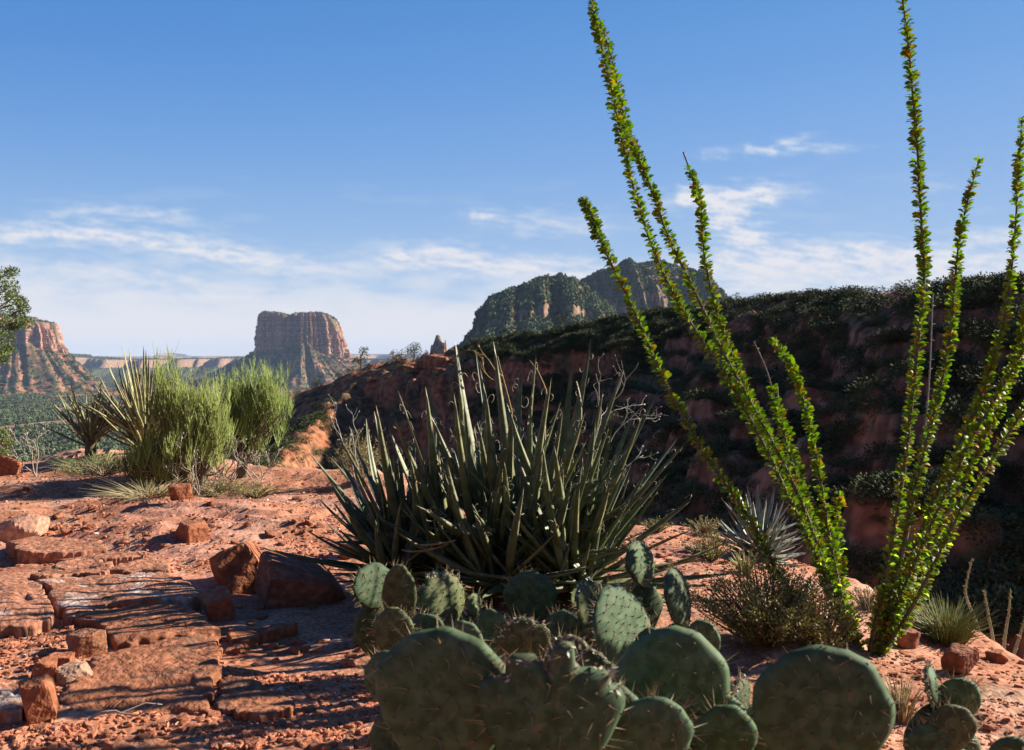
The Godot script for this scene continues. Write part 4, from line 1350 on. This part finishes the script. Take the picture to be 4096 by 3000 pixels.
func make_ocotillo() -> void:
	var foot := on_ground(1915, 1440)
	var d0 := -foot.z
	var oc := base("ocotillo", foot)
	tag(oc, "tall ocotillo with long wands of small backlit green leaves", "ocotillo")
	# wand: points on the frame from tip to root, depth change at the tip, bare length at the tip
	var wands := [
		[[1284, 440, 1305, 480, 1330, 545, 1400, 692, 1470, 850, 1560, 1010, 1650, 1140, 1712, 1260, 1780, 1350, 1868, 1425], 0.25, 0.0],
		[[1303, 2, 1314, 60, 1335, 140, 1358, 250, 1380, 350, 1412, 470, 1465, 610, 1530, 725, 1612, 850, 1680, 975, 1742, 1105, 1800, 1230, 1842, 1330, 1872, 1425], 0.1, 0.0],
		[[1322, 45, 1345, 120, 1366, 215, 1384, 290, 1410, 355, 1440, 430, 1476, 530, 1530, 640, 1585, 760, 1650, 880, 1720, 1010, 1775, 1130, 1820, 1260, 1850, 1350, 1878, 1425], -0.2, 0.0],
		[[1505, 335, 1530, 405, 1545, 470, 1552, 560, 1572, 660, 1604, 760, 1655, 880, 1705, 1000, 1762, 1130, 1815, 1260, 1850, 1360, 1882, 1428], -0.3, 0.10],
		[[1660, 752, 1690, 820, 1708, 890, 1728, 960, 1757, 1060, 1795, 1170, 1830, 1280, 1862, 1370, 1886, 1428], -0.35, 0.22],
		[[1712, 850, 1718, 900, 1738, 970, 1766, 1060, 1800, 1160, 1836, 1290, 1866, 1370, 1888, 1430], -0.5, 0.15],
		[[1698, 742, 1740, 800, 1768, 875, 1794, 980, 1812, 1090, 1832, 1210, 1858, 1330, 1892, 1430], -0.6, 0.0],
		[[1984, -30, 2000, 90, 2010, 200, 2020, 310, 2026, 420, 2032, 530, 2036, 610, 2024, 740, 2008, 890, 1992, 1030, 1966, 1190, 1935, 1340, 1915, 1435], 0.3, 0.0],
		[[2158, 350, 2132, 440, 2112, 540, 2102, 640, 2092, 740, 2070, 860, 2040, 980, 2010, 1100, 1980, 1230, 1950, 1340, 1922, 1435], -0.1, 0.0],
		[[2252, 258, 2246, 350, 2240, 450, 2232, 560, 2216, 680, 2186, 800, 2150, 900, 2100, 1010, 2050, 1120, 1995, 1260, 1955, 1360, 1926, 1435], -0.55, 0.0],
		[[2330, 640, 2268, 750, 2204, 860, 2140, 970, 2082, 1090, 2020, 1230, 1972, 1340, 1932, 1437], 0.2, 0.0],
		[[2340, 800, 2290, 860, 2232, 940, 2164, 1050, 2104, 1150, 2052, 1255, 1990, 1370, 1938, 1440], 0.45, 0.0],
		[[2280, 560, 2262, 680, 2240, 780, 2190, 920, 2130, 1040, 2066, 1160, 2004, 1290, 1946, 1432], -0.4, 0.0],
		[[1850, 1080, 1846, 1180, 1856, 1280, 1875, 1370, 1896, 1432], -0.3, 0.0],
	]
	var leaf_meshes := [ocotillo_leaf(0.25), ocotillo_leaf(0.7)]
	var tones := [Color(0.175, 0.25, 0.04), Color(0.27, 0.30, 0.05), Color(0.40, 0.21, 0.035), Color(0.13, 0.20, 0.045)]
	var lm := []
	for c in tones:
		var q: StandardMaterial3D = M.leaf.duplicate()
		q.vertex_color_use_as_albedo = false
		q.albedo_color = c.linear_to_srgb()
		lm.append(q)
	var trs := []
	var cols := []
	for w in wands:
		var pts := []
		var n: int = w[0].size() / 2
		for k in n:
			var f := 1.0 - float(k) / (n - 1)
			pts.append(at(w[0][k * 2], w[0][k * 2 + 1], d0 - w[1] * pow(f, 1.3) + 0.02 * N(f * 5.0, w[1] * 9.0)))
		pts.reverse()
		var line := smooth_line(pts, 90)
		var rad := []
		var total := 0.0
		for k in line.size():
			rad.append(lerpf(0.0085, 0.0028, pow(k / 90.0, 0.8)) * (1.0 + 0.08 * N(k * 0.5, w[1])))
			line[k] -= foot
			if k > 0: total += line[k].distance_to(line[k - 1])
		line[0].y = minf(line[0].y, -0.02)
		var m := MB.new()
		m.tube(line, rad, 8, Color(0.155, 0.13, 0.105))
		var stem := part("stem", m.done(), M.bark, oc)
		var sp := MB.new()
		var own := 0
		var steps := int(total / 0.0095)
		for s in steps:
			var f := float(s) / steps
			var x := f * 90.0
			var k := mini(int(x), 89)
			var p: Vector3 = line[k].lerp(line[k + 1], x - k)
			var t: Vector3 = (line[k + 1] - line[k]).normalized()
			var u := t.cross(Vector3(0.2, 0.1, 1)).normalized()
			var v := t.cross(u)
			if s % 2 == 0:
				var a := rr(0, TAU)
				var o := u * cos(a) + v * sin(a)
				spine(sp, p + o * rad[k] * 0.8, (o + t * 0.3).normalized(), rr(0.012, 0.024), 0.0011, Color(0.4, 0.37, 0.32))
			if (1.0 - f) * total < w[2]: continue
			var thin := ss(0.0, 0.10, 1.0 - f)
			var patch := clampf(0.9 + 0.8 * N(f * 14.0 + w[1] * 31.0, w[0][0] * 0.01), 0.25, 1.0)
			for q in 7:
				if rng.randf() > (0.4 + 0.5 * thin) * patch: continue
				if f < 0.06 and rng.randf() < 0.6: continue
				var a := rr(0, TAU)
				var o := u * cos(a) + v * sin(a)
				var dir := (o + t * rr(0.1, 0.9) + rand_dir() * 0.25).normalized()
				var side := dir.cross(t).normalized().rotated(dir, rr(-0.9, 0.9))
				var l := rr(0.018, 0.030) * lerpf(0.7, 1.0, thin)
				var tr := Transform3D(Basis(side * l * rr(0.85, 1.15), dir * l, side.cross(dir) * l), p + o * rad[k] * 0.9)
				var z := rng.randf()
				var ci := 0 if z < 0.42 else (1 if z < 0.72 else (3 if z < 0.88 else 2))
				if own < 21 and l > 0.0262 and rng.randf() < 0.25:
					part("leaf", leaf_meshes[own % 2], lm[ci], stem, tr)
					own += 1
				else:
					trs.append(tr)
					cols.append(jit(tones[ci], 0.2))
		part("thorns", sp.done(false), M.spine, stem).set_meta("kind", "stuff")
	var half := trs.size() / 2
	many("leaves", leaf_meshes[0], M.leaf, trs, cols, oc)
	# bare dead wand
	var dm := MB.new()
	var dl := smooth_line([foot, at(1985, 1240, d0 + 0.2), at(2030, 1000, d0 + 0.3), at(2046, 850, d0 + 0.35), at(2055, 650, d0 + 0.4)], 40)
	var dr := []
	for k in dl.size():
		dl[k] -= foot
		dr.append(lerpf(0.006, 0.0022, k / 40.0))
	dm.tube(dl, dr, 6, Color(0.34, 0.33, 0.31))
	for k in 140:
		var x := rr(4, 39.9)
		var o := rand_dir()
		spine(dm, dl[int(x)].lerp(dl[int(x) + 1], x - int(x)), o, rr(0.012, 0.022), 0.0011, Color(0.4, 0.37, 0.33))
	tag(part("dead_stem", dm.done(), M.bark, oc), "leafless grey dead wand")

	# young pale wands beyond the edge of the slope
	var i := 0
	for w in [[2172, 1435, 2150, 1370, 2130, 1320, 2128, 1290, 2142, 1230], [2196, 1452, 2186, 1400, 2176, 1345, 2168, 1300], [2206, 1462, 2214, 1400, 2222, 1350, 2226, 1300], [2222, 1470, 2240, 1420, 2256, 1370, 2264, 1330], [2250, 1490, 2262, 1430, 2270, 1380, 2262, 1340]]:
		var pts := []
		for k in w.size() / 2:
			pts.append(at(w[k * 2], w[k * 2 + 1] + (10 if k == 0 else 0), 4.6))
		var line := smooth_line(pts, 24)
		var p0 := Vector3(line[0].x, H(line[0].x, 4.6) , line[0].z)
		line[0] = p0 - Vector3(0, 0.05, 0)
		var m := MB.new()
		var rad := []
		for k in line.size():
			line[k] -= p0
			rad.append(lerpf(0.010, 0.003, k / 24.0))
		var o := base("ocotillo_seedling", p0)
		tag(o, "slim pale ocotillo shoot rising just beyond the pink slope's rim", "ocotillo", "pale shoots beyond the rim")
		m.tube(line, rad, 6, Color(0.30, 0.31, 0.22))
		part("stem", m.done(), M.bark, o)
		var lf := MB.new()
		for k in 170:
			var x := rr(1, 23.9)
			var c: Vector3 = line[int(x)].lerp(line[int(x) + 1], x - int(x))
			var dd := rand_dir()
			lf.leaf(c, dd, dd.cross(rand_dir()).normalized(), rr(0.008, 0.017), rr(0.006, 0.01), Color(0.2, 0.22, 0.11) * rr(0.7, 1.3))
		part("leaves", lf.done(false), M.foliage, o).set_meta("kind", "stuff")
		i += 1

# ---------------------------------------------------------------- shrubs and grass
func twig_fan(m: MB, p: Vector3, up: Vector3, n: int, l: float, r: float, spread: float, col: Color) -> void:
	for k in n:
		var dir := (up + rand_dir() * spread).normalized()
		var ll := l * (rr(0.45, 1.05) if rng.randf() < 0.93 else rr(1.1, 1.5))
		var p1 := p + dir * ll * 0.5 + rand_dir() * ll * 0.05
		var p2 := p1 + (dir + Vector3(0, 0.25, 0)).normalized() * ll * 0.5
		var c := jit(col, 0.45)
		m.tube([p, p1, p2], [r, r * 0.85, r * 0.45], 3, c, false)

func branches(m: MB, ends: Array, from: Vector3, dir: Vector3, l: float, r: float, level: int, levels: int, spread: float, col: Color) -> void:
	var p := from
	var d := dir.normalized()
	var pts := [p]
	var rad := [r]
	for k in 4:
		d = (d + rand_dir() * 0.22 + Vector3(0, 0.10, 0)).normalized()
		p += d * l / 4.0
		pts.append(p)
		rad.append(r * (1.0 - 0.12 * (k + 1)))
	m.tube(pts, rad, 5 if level < 2 else 4, col, false)
	if level >= levels:
		ends.append([p, d])
		return
	for k in (3 if rng.randf() < 0.6 else 2):
		var nd := (d + rand_dir() * spread).normalized()
		if nd.y < 0.1: nd.y = 0.1
		branches(m, ends, pts[rng.randi_range(2, 4)], nd, l * rr(0.62, 0.85), r * 0.58, level + 1, levels, spread, col)

func jointed_bush(label: String, px: float, py: float, heads: Array, tw: float, greens: Color) -> void:
	var foot := on_ground(px, py)
	var d := -foot.z
	var o := base("jointed_bush", foot)
	tag(o, label, "bush")
	var m := MB.new()
	var g := MB.new()
	for h in heads:      # x, y, half width, half height on the frame, number of boughs, root x
		var root := Vector3((h[5] - 1128.0) / FL * d, foot.y, -d) - foot
		var fork := root + Vector3(rr(-0.03, 0.03), 0.12, 0)
		m.tube([root - Vector3(0, 0.05, 0), fork], [0.024, 0.018], 6, Color(0.2, 0.165, 0.13), false)
		for k in h[4]:
			var q := rand_dir() * pow(rng.randf(), 0.4)
			var c := at(h[0] + q.x * h[2], h[1] - q.y * h[3], d - q.z * h[2] / FL * d * 1.1) - foot
			var half := fork.lerp(c, 0.5) + rand_dir() * 0.06 - Vector3((c.x - fork.x) * 0.12, 0, 0)
			m.tube(smooth_line([fork, half, c], 6), [0.010, 0.009, 0.008, 0.0065, 0.005, 0.004, 0.003], 4, jit(Color(0.22, 0.185, 0.15), 0.25), false)
			var lean := Vector3((c.x - fork.x) * 0.35, 1.0, (c.z - fork.z) * 0.35).normalized()
			for j in 4:
				var s := half.lerp(c, rr(0.55, 1.05)) + rand_dir() * 0.07
				twig_fan(g, s, lean, 7, tw, 0.0019, 0.46, greens)
				twig_fan(g, s + lean * tw * 0.5, Vector3(0, 1, 0), 5, tw * 0.7, 0.0016, 0.28, greens)
	for k in 16:
		var h: Array = heads[k % heads.size()]
		var r := Vector3((h[5] + rr(-60, 60) - 1128.0) / FL * d, foot.y, -d + rr(-0.1, 0.25)) - foot
		curly(m, r, Vector3(rr(-0.7, 0.7), 0.7, rr(-0.2, 0.5)), rr(0.2, 0.4), 0.005, Color(0.36, 0.33, 0.28))
	part("branches", m.done(), M.bark, o)
	tag(part("twigs", g.done(false), M.twig, o), "", "", "", "stuff")

func shrub(called: String, label: String, foot: Vector3, w: float, h: float, n: int, leafs: int, ls: float, col: Color, bark: Color, cat := "shrub", group := "") -> Node3D:
	var o := base(called, foot)
	tag(o, label, cat, group)
	var m := MB.new()
	var g := MB.new()
	for k in n:
		var a := rr(0, TAU)
		var f := sqrt(rng.randf())
		var tip := Vector3(cos(a) * f * w, h * (1.0 - 0.45 * f * f) * rr(0.75, 1.05), sin(a) * f * w)
		var midp := tip * 0.5 + rand_dir() * h * 0.08
		var line := smooth_line([Vector3(cos(a), 0, sin(a)) * 0.01 - Vector3(0, 0.02, 0), midp, tip], 5)
		m.tube(line, [0.0035, 0.003, 0.0026, 0.002, 0.0015, 0.001], 3, jit(bark, 0.2), false)
		for j in leafs / n:
			var t := rr(0.3, 1.0)
			var p: Vector3 = line[int(t * 4.99)].lerp(line[int(t * 4.99) + 1], fmod(t * 4.99, 1.0)) + rand_dir() * h * 0.05
			var d := (rand_dir() + Vector3(0, 0.5, 0)).normalized()
			g.leaf(p, d, d.cross(rand_dir()).normalized(), ls * rr(0.6, 1.3), ls * rr(0.3, 0.5), jit(col, 0.35))
	part("branches", m.done(), M.plain, o)
	tag(part("foliage", g.done(false), M.foliage, o), "", "", "", "stuff")
	return o

func grass(called: String, label: String, foot: Vector3, w: float, h: float, n: int, col: Color, lean := 0.6, group := "", thick := 0.0022) -> void:
	var g := MB.new()
	for k in n:
		var a := rr(0, TAU)
		var f := sqrt(rng.randf())
		var p := Vector3(cos(a), 0, sin(a)) * f * w * 0.35
		p.y = H(foot.x + p.x, -(foot.z + p.z)) - foot.y - 0.01
		var out := Vector3(cos(a), 0, sin(a)) * w * lean * f + rand_dir() * w * 0.2
		var l := h * rr(0.5, 1.1)
		var c := jit(col, 0.35)
		g.tube([p, p + Vector3(0, l * 0.6, 0) + out * 0.35, p + Vector3(0, l, 0) + out], [thick, thick * 0.8, thick * 0.25], 3, c, false)
	tag(solo(called, g.done(false), M.foliage, Transform3D(Basis(), foot)), label, "grass", group)

func make_shrubs() -> void:
	var eph := Color(0.215, 0.27, 0.068)
	jointed_bush("big broom-like bush of upright jointed green twigs over grey stems", 400, 1082, [[360, 860, 34, 70, 20, 395], [410, 915, 62, 75, 42, 405], [465, 915, 48, 70, 30, 435], [400, 990, 80, 45, 40, 400], [315, 1035, 58, 32, 28, 370], [470, 995, 48, 45, 24, 440], [360, 1055, 80, 22, 24, 390]], 0.15, eph)
	jointed_bush("dense bright green jointed bush on a bare leaning trunk", 540, 1052, [[545, 895, 66, 65, 52, 532], [602, 890, 34, 75, 30, 540], [505, 935, 36, 55, 24, 525], [565, 965, 55, 40, 20, 535]], 0.15, Color(0.2, 0.27, 0.064))
	var yg := Color(0.21, 0.22, 0.055)
	var grey := Color(0.2, 0.16, 0.11)
	shrub("low_shrub", "low yellow-green shrublet beside the jointed bush's trunk", on_ground(560, 1098), 0.2, 0.13, 60, 1300, 0.014, yg, grey)
	shrub("low_shrub", "fine-leaved mat shrub under the big jointed bush", on_ground(470, 1092), 0.24, 0.16, 60, 1000, 0.014, Color(0.17, 0.18, 0.06), grey)
	shrub("low_shrub", "yellow-green cushion shrub in front of the agave", on_ground(1562, 1232), 0.15, 0.14, 60, 1300, 0.012, yg, grey)
	shrub("low_shrub", "small yellowish shrub at the rim behind the agave", on_ground(1555, 1180), 0.16, 0.12, 50, 1000, 0.012, Color(0.22, 0.2, 0.06), grey)
	shrub("low_shrub", "little green shrub on the rim beside the yucca leaf tips", on_ground(1445, 1172), 0.1, 0.08, 40, 600, 0.012, yg, grey)
	shrub("low_shrub", "dry yellow shrub showing behind the yucca's left leaves", on_ground(790, 1062), 0.26, 0.42, 90, 1500, 0.022, Color(0.22, 0.2, 0.07), grey)
	shrub("twiggy_shrub", "wide thin-leaved twiggy shrub between the pale pad and ocotillo", on_ground(1690, 1420), 0.28, 0.30, 220, 8000, 0.013, Color(0.25, 0.24, 0.085), Color(0.17, 0.14, 0.08))
	shrub("twiggy_shrub", "twiggy olive shrub growing against the ocotillo's foot", on_ground(1810, 1430), 0.19, 0.2, 100, 3000, 0.012, Color(0.24, 0.235, 0.085), Color(0.17, 0.14, 0.08))
	shrub("low_shrub", "small dry shrub between the two ocotillo stem groups", on_ground(1915, 1345), 0.12, 0.11, 40, 700, 0.01, Color(0.22, 0.2, 0.08), grey)
	shrub("low_shrub", "shadowed scrub below the two valley-edge yuccas", on_ground(230, 1046), 0.42, 0.16, 80, 1500, 0.016, Color(0.09, 0.12, 0.05), grey)
	grass("grass_tuft", "green grass tuft on the rim above the small dark rock", on_ground(2085, 1420), 0.16, 0.17, 420, Color(0.2, 0.22, 0.08), 0.8)
	grass("grass_tuft", "straw-coloured grass beside the green rim tuft", on_ground(2010, 1385), 0.13, 0.08, 200, Color(0.33, 0.27, 0.14), 0.9)
	grass("grass_tuft", "pale dry grass under the big jointed bush", on_ground(330, 1090), 0.34, 0.09, 260, Color(0.25, 0.21, 0.11), 0.9)
	grass("grass_tuft", "green grass below the small valley-edge yucca", on_ground(215, 1040), 0.35, 0.14, 300, Color(0.2, 0.22, 0.08), 0.8)
	grass("grass_tuft", "dry grass at the foot of the big bush's right stems", on_ground(500, 1085), 0.25, 0.09, 180, Color(0.25, 0.21, 0.11), 0.9)
	grass("grass_tuft", "grass wisps beneath the agave", on_ground(1640, 1262), 0.08, 0.1, 90, Color(0.26, 0.24, 0.09), 0.7)
	grass("grass_tuft", "dry grass caught at the base of the huge round pad", on_ground(1985, 1590), 0.07, 0.12, 130, Color(0.32, 0.26, 0.14), 0.7)
	for q in [[1990, 1300, 0.45], [2020, 1310, 0.5], [2035, 1330, 0.42], [2060, 1335, 0.5], [2105, 1350, 0.4]]:
		var p := at(q[0], q[1] + 40, 4.7)
		p.y = H(p.x, 4.7)
		grass("tall_grass", "thin tall seed stalk rising beyond the rim near the ocotillo", p, 0.05, q[2] + 0.1, 9, Color(0.24, 0.22, 0.1), 0.9, "tall stalks beyond the rim", 0.0026)
	var tw := MB.new()
	var tp := on_ground(80, 1050)
	for k in 5: curly(tw, Vector3.ZERO, Vector3(rr(-0.8, 0.5), 1.0, rr(-0.3, 0.3)), 0.32, 0.005, Color(0.33, 0.29, 0.24))
	tag(solo("dead_shrub", tw.done(), M.plain, Transform3D(Basis(), tp)), "leafless grey dead shrub at the left end of the shelf", "shrub")

# ---------------------------------------------------------------- trees
func clump(m: MB, c: Vector3, r: float, n: int, ls: float, col: Color) -> void:
	for k in n:
		var d := rand_dir()
		var p := c + d * r * pow(rng.randf(), 0.45) * Vector3(1.0, 0.8, 1.0)
		var dir := (d + rand_dir() * 0.7 + Vector3(0, 0.35, 0)).normalized()
		m.leaf(p, dir, dir.cross(rand_dir()).normalized(), ls * rr(0.7, 1.3), ls * rr(0.35, 0.6), jit(col, 0.3))

func small_tree(label: String, foot: Vector3, h: float, wide: float, group: String, called := "juniper_tree") -> void:
	var o := base(called, foot)
	tag(o, label, "tree", group)
	var t := MB.new()
	var g := MB.new()
	t.tube([Vector3(0, -0.1 * h, 0), Vector3(0.03 * h, 0.3 * h, 0), Vector3(-0.02 * h, 0.75 * h, 0)], [0.05 * h, 0.035 * h, 0.012 * h], 6, Color(0.16, 0.12, 0.09))
	var n := 9
	for k in n:
		var a := rr(0, TAU)
		var f := rr(0.25, 0.95)
		var c := Vector3(cos(a) * wide * 0.5 * (1.1 - f * 0.7), h * f, sin(a) * wide * 0.5 * (1.1 - f * 0.7))
		t.tube([Vector3(0, h * f * 0.6, 0), c], [0.018 * h, 0.008 * h], 4, Color(0.16, 0.12, 0.09), false)
		clump(g, c, h * 0.2 * rr(0.75, 1.2), 46, h * 0.085, Color(0.055, 0.075, 0.03))
	part("trunk", t.done(), M.bark, o)
	tag(part("crown", g.done(false), M.tree, o), "", "", "", "stuff")

func on_hill(px: float, py: float) -> Vector3:
	var d := 11.0
	while d < 120.0:
		var p := at(px, py, d)
		if p.y <= H2(p.x, d):
			return Vector3(p.x, H2(p.x, d), -d)
		d += 0.15
	return Vector3.INF

func make_trees() -> void:
	for q in [[700, 858, 24], [795, 814, 44], [866, 800, 24], [884, 800, 26], [912, 796, 38], [938, 790, 16], [1108, 760, 30], [1160, 752, 24], [1238, 738, 32], [1222, 744, 24], [1200, 748, 18], [1272, 736, 20], [1345, 716, 14]]:
		var p := on_hill(q[0], q[1])
		if p == Vector3.INF: continue
		small_tree("small dark juniper on the crest of the layered red ridge", p, q[2] / FL * -p.z * 1.1, q[2] / FL * -p.z * 0.75, "junipers along the red ridge")
	for q in [[1622, 676, 26], [1660, 672, 12], [1695, 668, 14], [1868, 658, 24], [1890, 658, 14], [1985, 648, 16], [2002, 647, 14], [2045, 645, 12], [2076, 642, 12], [2112, 638, 32], [2165, 636, 14], [2236, 630, 18]]:
		var p := on_hill(q[0], q[1])
		if p == Vector3.INF: continue
		small_tree("small juniper outlined on the skyline of the shaded hillside", p, q[2] / FL * -p.z * 1.1, q[2] / FL * -p.z * 0.9, "junipers on the hillside skyline")
	# juniper right of the viewpoint that keeps the nearest ground in shade
	var near_foot := Vector3(3.2, H(3.2, 1.2), -1.2)
	var nt := base("juniper_tree", near_foot)
	tag(nt, "bushy dark juniper shading the nearest ground beside the pink slope", "tree")
	var ntr := MB.new()
	var ncr := MB.new()
	ntr.tube(smooth_line([Vector3(0, -0.2, 0), Vector3(0.1, 1.0, 0.05), Vector3(-0.05, 2.2, 0), Vector3(0.05, 3.6, 0.1)], 12), [0.16, 0.15, 0.14, 0.13, 0.12, 0.11, 0.1, 0.09, 0.08, 0.06, 0.05, 0.04, 0.03], 8, Color(0.2, 0.16, 0.125))
	for k in 60:
		var a := rr(0, TAU)
		var hh := rr(1.0, 4.1)
		var c := Vector3(cos(a), 0, sin(a)) * rr(0.2, 1.0) * lerpf(1.1, 0.5, (hh - 1.0) / 3.1) + Vector3(0, hh, 0)
		ntr.tube([Vector3(0, hh * 0.75, 0), c], [0.03, 0.012], 5, Color(0.2, 0.16, 0.125), false)
		clump(ncr, c, rr(0.22, 0.34), 200, 0.045, Color(0.1, 0.13, 0.045))
	part("trunk", ntr.done(), M.bark, nt)
	tag(part("crown", ncr.done(false), M.foliage, nt), "", "", "", "stuff")
	# scrub on the hillside: the larger bushes singly, the rest as cover
	var bush := MB.new()
	clump(bush, Vector3(0, 0.45, 0), 0.55, 260, 0.13, Color.WHITE)
	var bm := bush.done(false)
	var bmats := []
	for c in [Color(0.085, 0.10, 0.048), Color(0.12, 0.13, 0.08), Color(0.06, 0.08, 0.033)]:
		var q: StandardMaterial3D = M.tree.duplicate()
		q.albedo_color = c.linear_to_srgb()
		bmats.append(q)
	for q in [[1900, 790, 36], [1870, 800, 30], [1945, 770, 34], [1840, 790, 24], [1960, 800, 26], [2110, 885, 50], [2080, 880, 36], [1700, 885, 26], [1780, 790, 22], [1620, 760, 20], [2170, 1310, 60], [1820, 860, 24], [1560, 820, 22], [1990, 700, 20], [2200, 700, 20], [1660, 1000, 30], [1750, 950, 24], [2060, 760, 22], [1500, 1000, 26], [2140, 1000, 34]]:
		var p := on_hill(q[0], q[1])
		if p == Vector3.INF: continue
		var s: float = q[2] / FL * -p.z * 1.0
		var o := solo("scrub_bush", bm, bmats[rng.randi() % 3], Transform3D(Basis(Vector3.UP, rr(0, TAU)).scaled(Vector3(s * 1.2, s, s * 1.2)), p - Vector3(0, s * 0.1, 0)))
		tag(o, "grey-green scrub bush dotted over the dark shaded hillside", "bush", "scrub bushes on the shaded hillside")
	var trs := []
	var cols := []
	for k in 26000:
		var d := rr(14, 95)
		var x := rr(-0.28, 0.56) * d
		if k % 5 == 0:
			x = rr(-4.0, 12.0)
			d = tab(CROSS_D, x) - rr(-1.0, 9.0)
		if N(x * 0.12, d * 0.12 + 30.0) + rr(-0.35, 0.35) < -0.28: continue
		if x < -2.0 and d > tab(CROSS_D, x) - 12.0 and rng.randf() < 0.86: continue
		var y := H2(x, d)
		if absf(H2(x + 0.4, d) - y) > 0.8 or absf(H2(x, d + 0.4) - y) > 0.65: continue
		var s := rr(0.2, 0.72)
		trs.append(Transform3D(Basis(Vector3.UP, rr(0, TAU)).scaled(Vector3(s * 1.3, s * rr(0.7, 1.0), s * 1.3)), Vector3(x, y - s * 0.1, -d)))
		cols.append(jit(Color(0.07, 0.085, 0.035), 0.4))
	for k in 6000:
		var d := rr(-50.0, -6.0)
		var x := rr(-45.0, 30.0)
		var s := rr(0.4, 1.5)
		trs.append(Transform3D(Basis(Vector3.UP, rr(0, TAU)).scaled(Vector3(s * 1.3, s, s * 1.3)), Vector3(x, H(x, d) - s * 0.1, -d)))
		cols.append(jit(Color(0.07, 0.085, 0.035), 0.4))
	tag(many("scrub", bm, M.tree, trs, cols), "dark scrub cover over ridge and shaded hillside", "scrub")

	# juniper whose branches reach in from the left
	var foot := Vector3(-5.75, H(-5.75, 8.9), -8.9)
	var o := base("juniper_tree", foot)
	tag(o, "feathery juniper whose bright branches reach over the valley view", "tree")
	var t := MB.new()
	var g := MB.new()
	var trunk := smooth_line([Vector3(0, -0.1, 0), Vector3(0.08, 0.5, 0.05), Vector3(-0.05, 1.1, 0), Vector3(0.1, 1.7, -0.05), Vector3(0.05, 2.4, 0)], 16)
	var tr := []
	for k in trunk.size(): tr.append(lerpf(0.09, 0.02, k / 16.0))
	t.tube(trunk, tr, 8, Color(0.2, 0.16, 0.125))
	var tips := []
	for q in [[8, 606, 22], [26, 600, 14], [24, 632, 18], [6, 648, 22], [30, 655, 16], [46, 665, 13], [52, 680, 13], [16, 680, 20], [40, 695, 15], [58, 712, 14], [8, 712, 20], [34, 718, 12], [10, 745, 20], [16, 770, 14], [4, 790, 16], [4, 958, 20], [14, 978, 16], [8, 1000, 16], [-20, 620, 28], [-30, 690, 30], [-25, 770, 30], [-30, 850, 28], [-30, 960, 26], [-60, 580, 32], [-80, 650, 36], [-90, 760, 36], [-80, 880, 34]]:
		tips.append([at(q[0], q[1], 8.9 + rr(-0.25, 0.25)) - foot, q[2] / FL * 8.9])
	for k in 40:
		var a := rr(0, TAU)
		var hh := rr(0.5, 2.7)
		tips.append([Vector3(cos(a) * rr(0.3, 0.9) - 0.35, hh, sin(a) * rr(0.3, 0.9)), rr(0.1, 0.17)])
	for q in tips:
		var c: Vector3 = q[0]
		var k := clampi(int((c.y - 0.25) / 2.4 * 16.0), 1, 16)
		var s: Vector3 = trunk[k]
		t.tube(smooth_line([s, s.lerp(c, 0.5) + rand_dir() * 0.06, c], 6), [0.018, 0.015, 0.012, 0.01, 0.008, 0.006, 0.004], 5, Color(0.2, 0.16, 0.125), false)
		clump(g, c, q[1] * 1.05, 330, 0.022, Color(0.125, 0.165, 0.048))
	part("trunk", t.done(), M.bark, o)
	tag(part("crown", g.done(false), M.foliage, o), "", "", "", "stuff")

func _ready() -> void:
	rng.seed = 7
	nz.seed = 3
	nz.noise_type = FastNoiseLite.TYPE_SIMPLEX_SMOOTH
	nz.frequency = 1.0
	nz.fractal_octaves = 3
	nfine.seed = 8
	nfine.noise_type = FastNoiseLite.TYPE_SIMPLEX_SMOOTH
	nfine.frequency = 1.0
	nfine.fractal_octaves = 2
	make_materials()
	var t := Time.get_ticks_msec()
	make_world()
	print("world ", Time.get_ticks_msec() - t)
	make_far()
	print("far ", Time.get_ticks_msec() - t)
	make_hills()
	print("hills ", Time.get_ticks_msec() - t)
	make_ground()
	print("ground ", Time.get_ticks_msec() - t)
	make_rocks()
	make_outcrops()
	print("rocks ", Time.get_ticks_msec() - t)
	make_yuccas()
	make_pears()
	print("pears ", Time.get_ticks_msec() - t)
	make_ocotillo()
	make_shrubs()
	make_trees()
	print("plants ", Time.get_ticks_msec() - t)
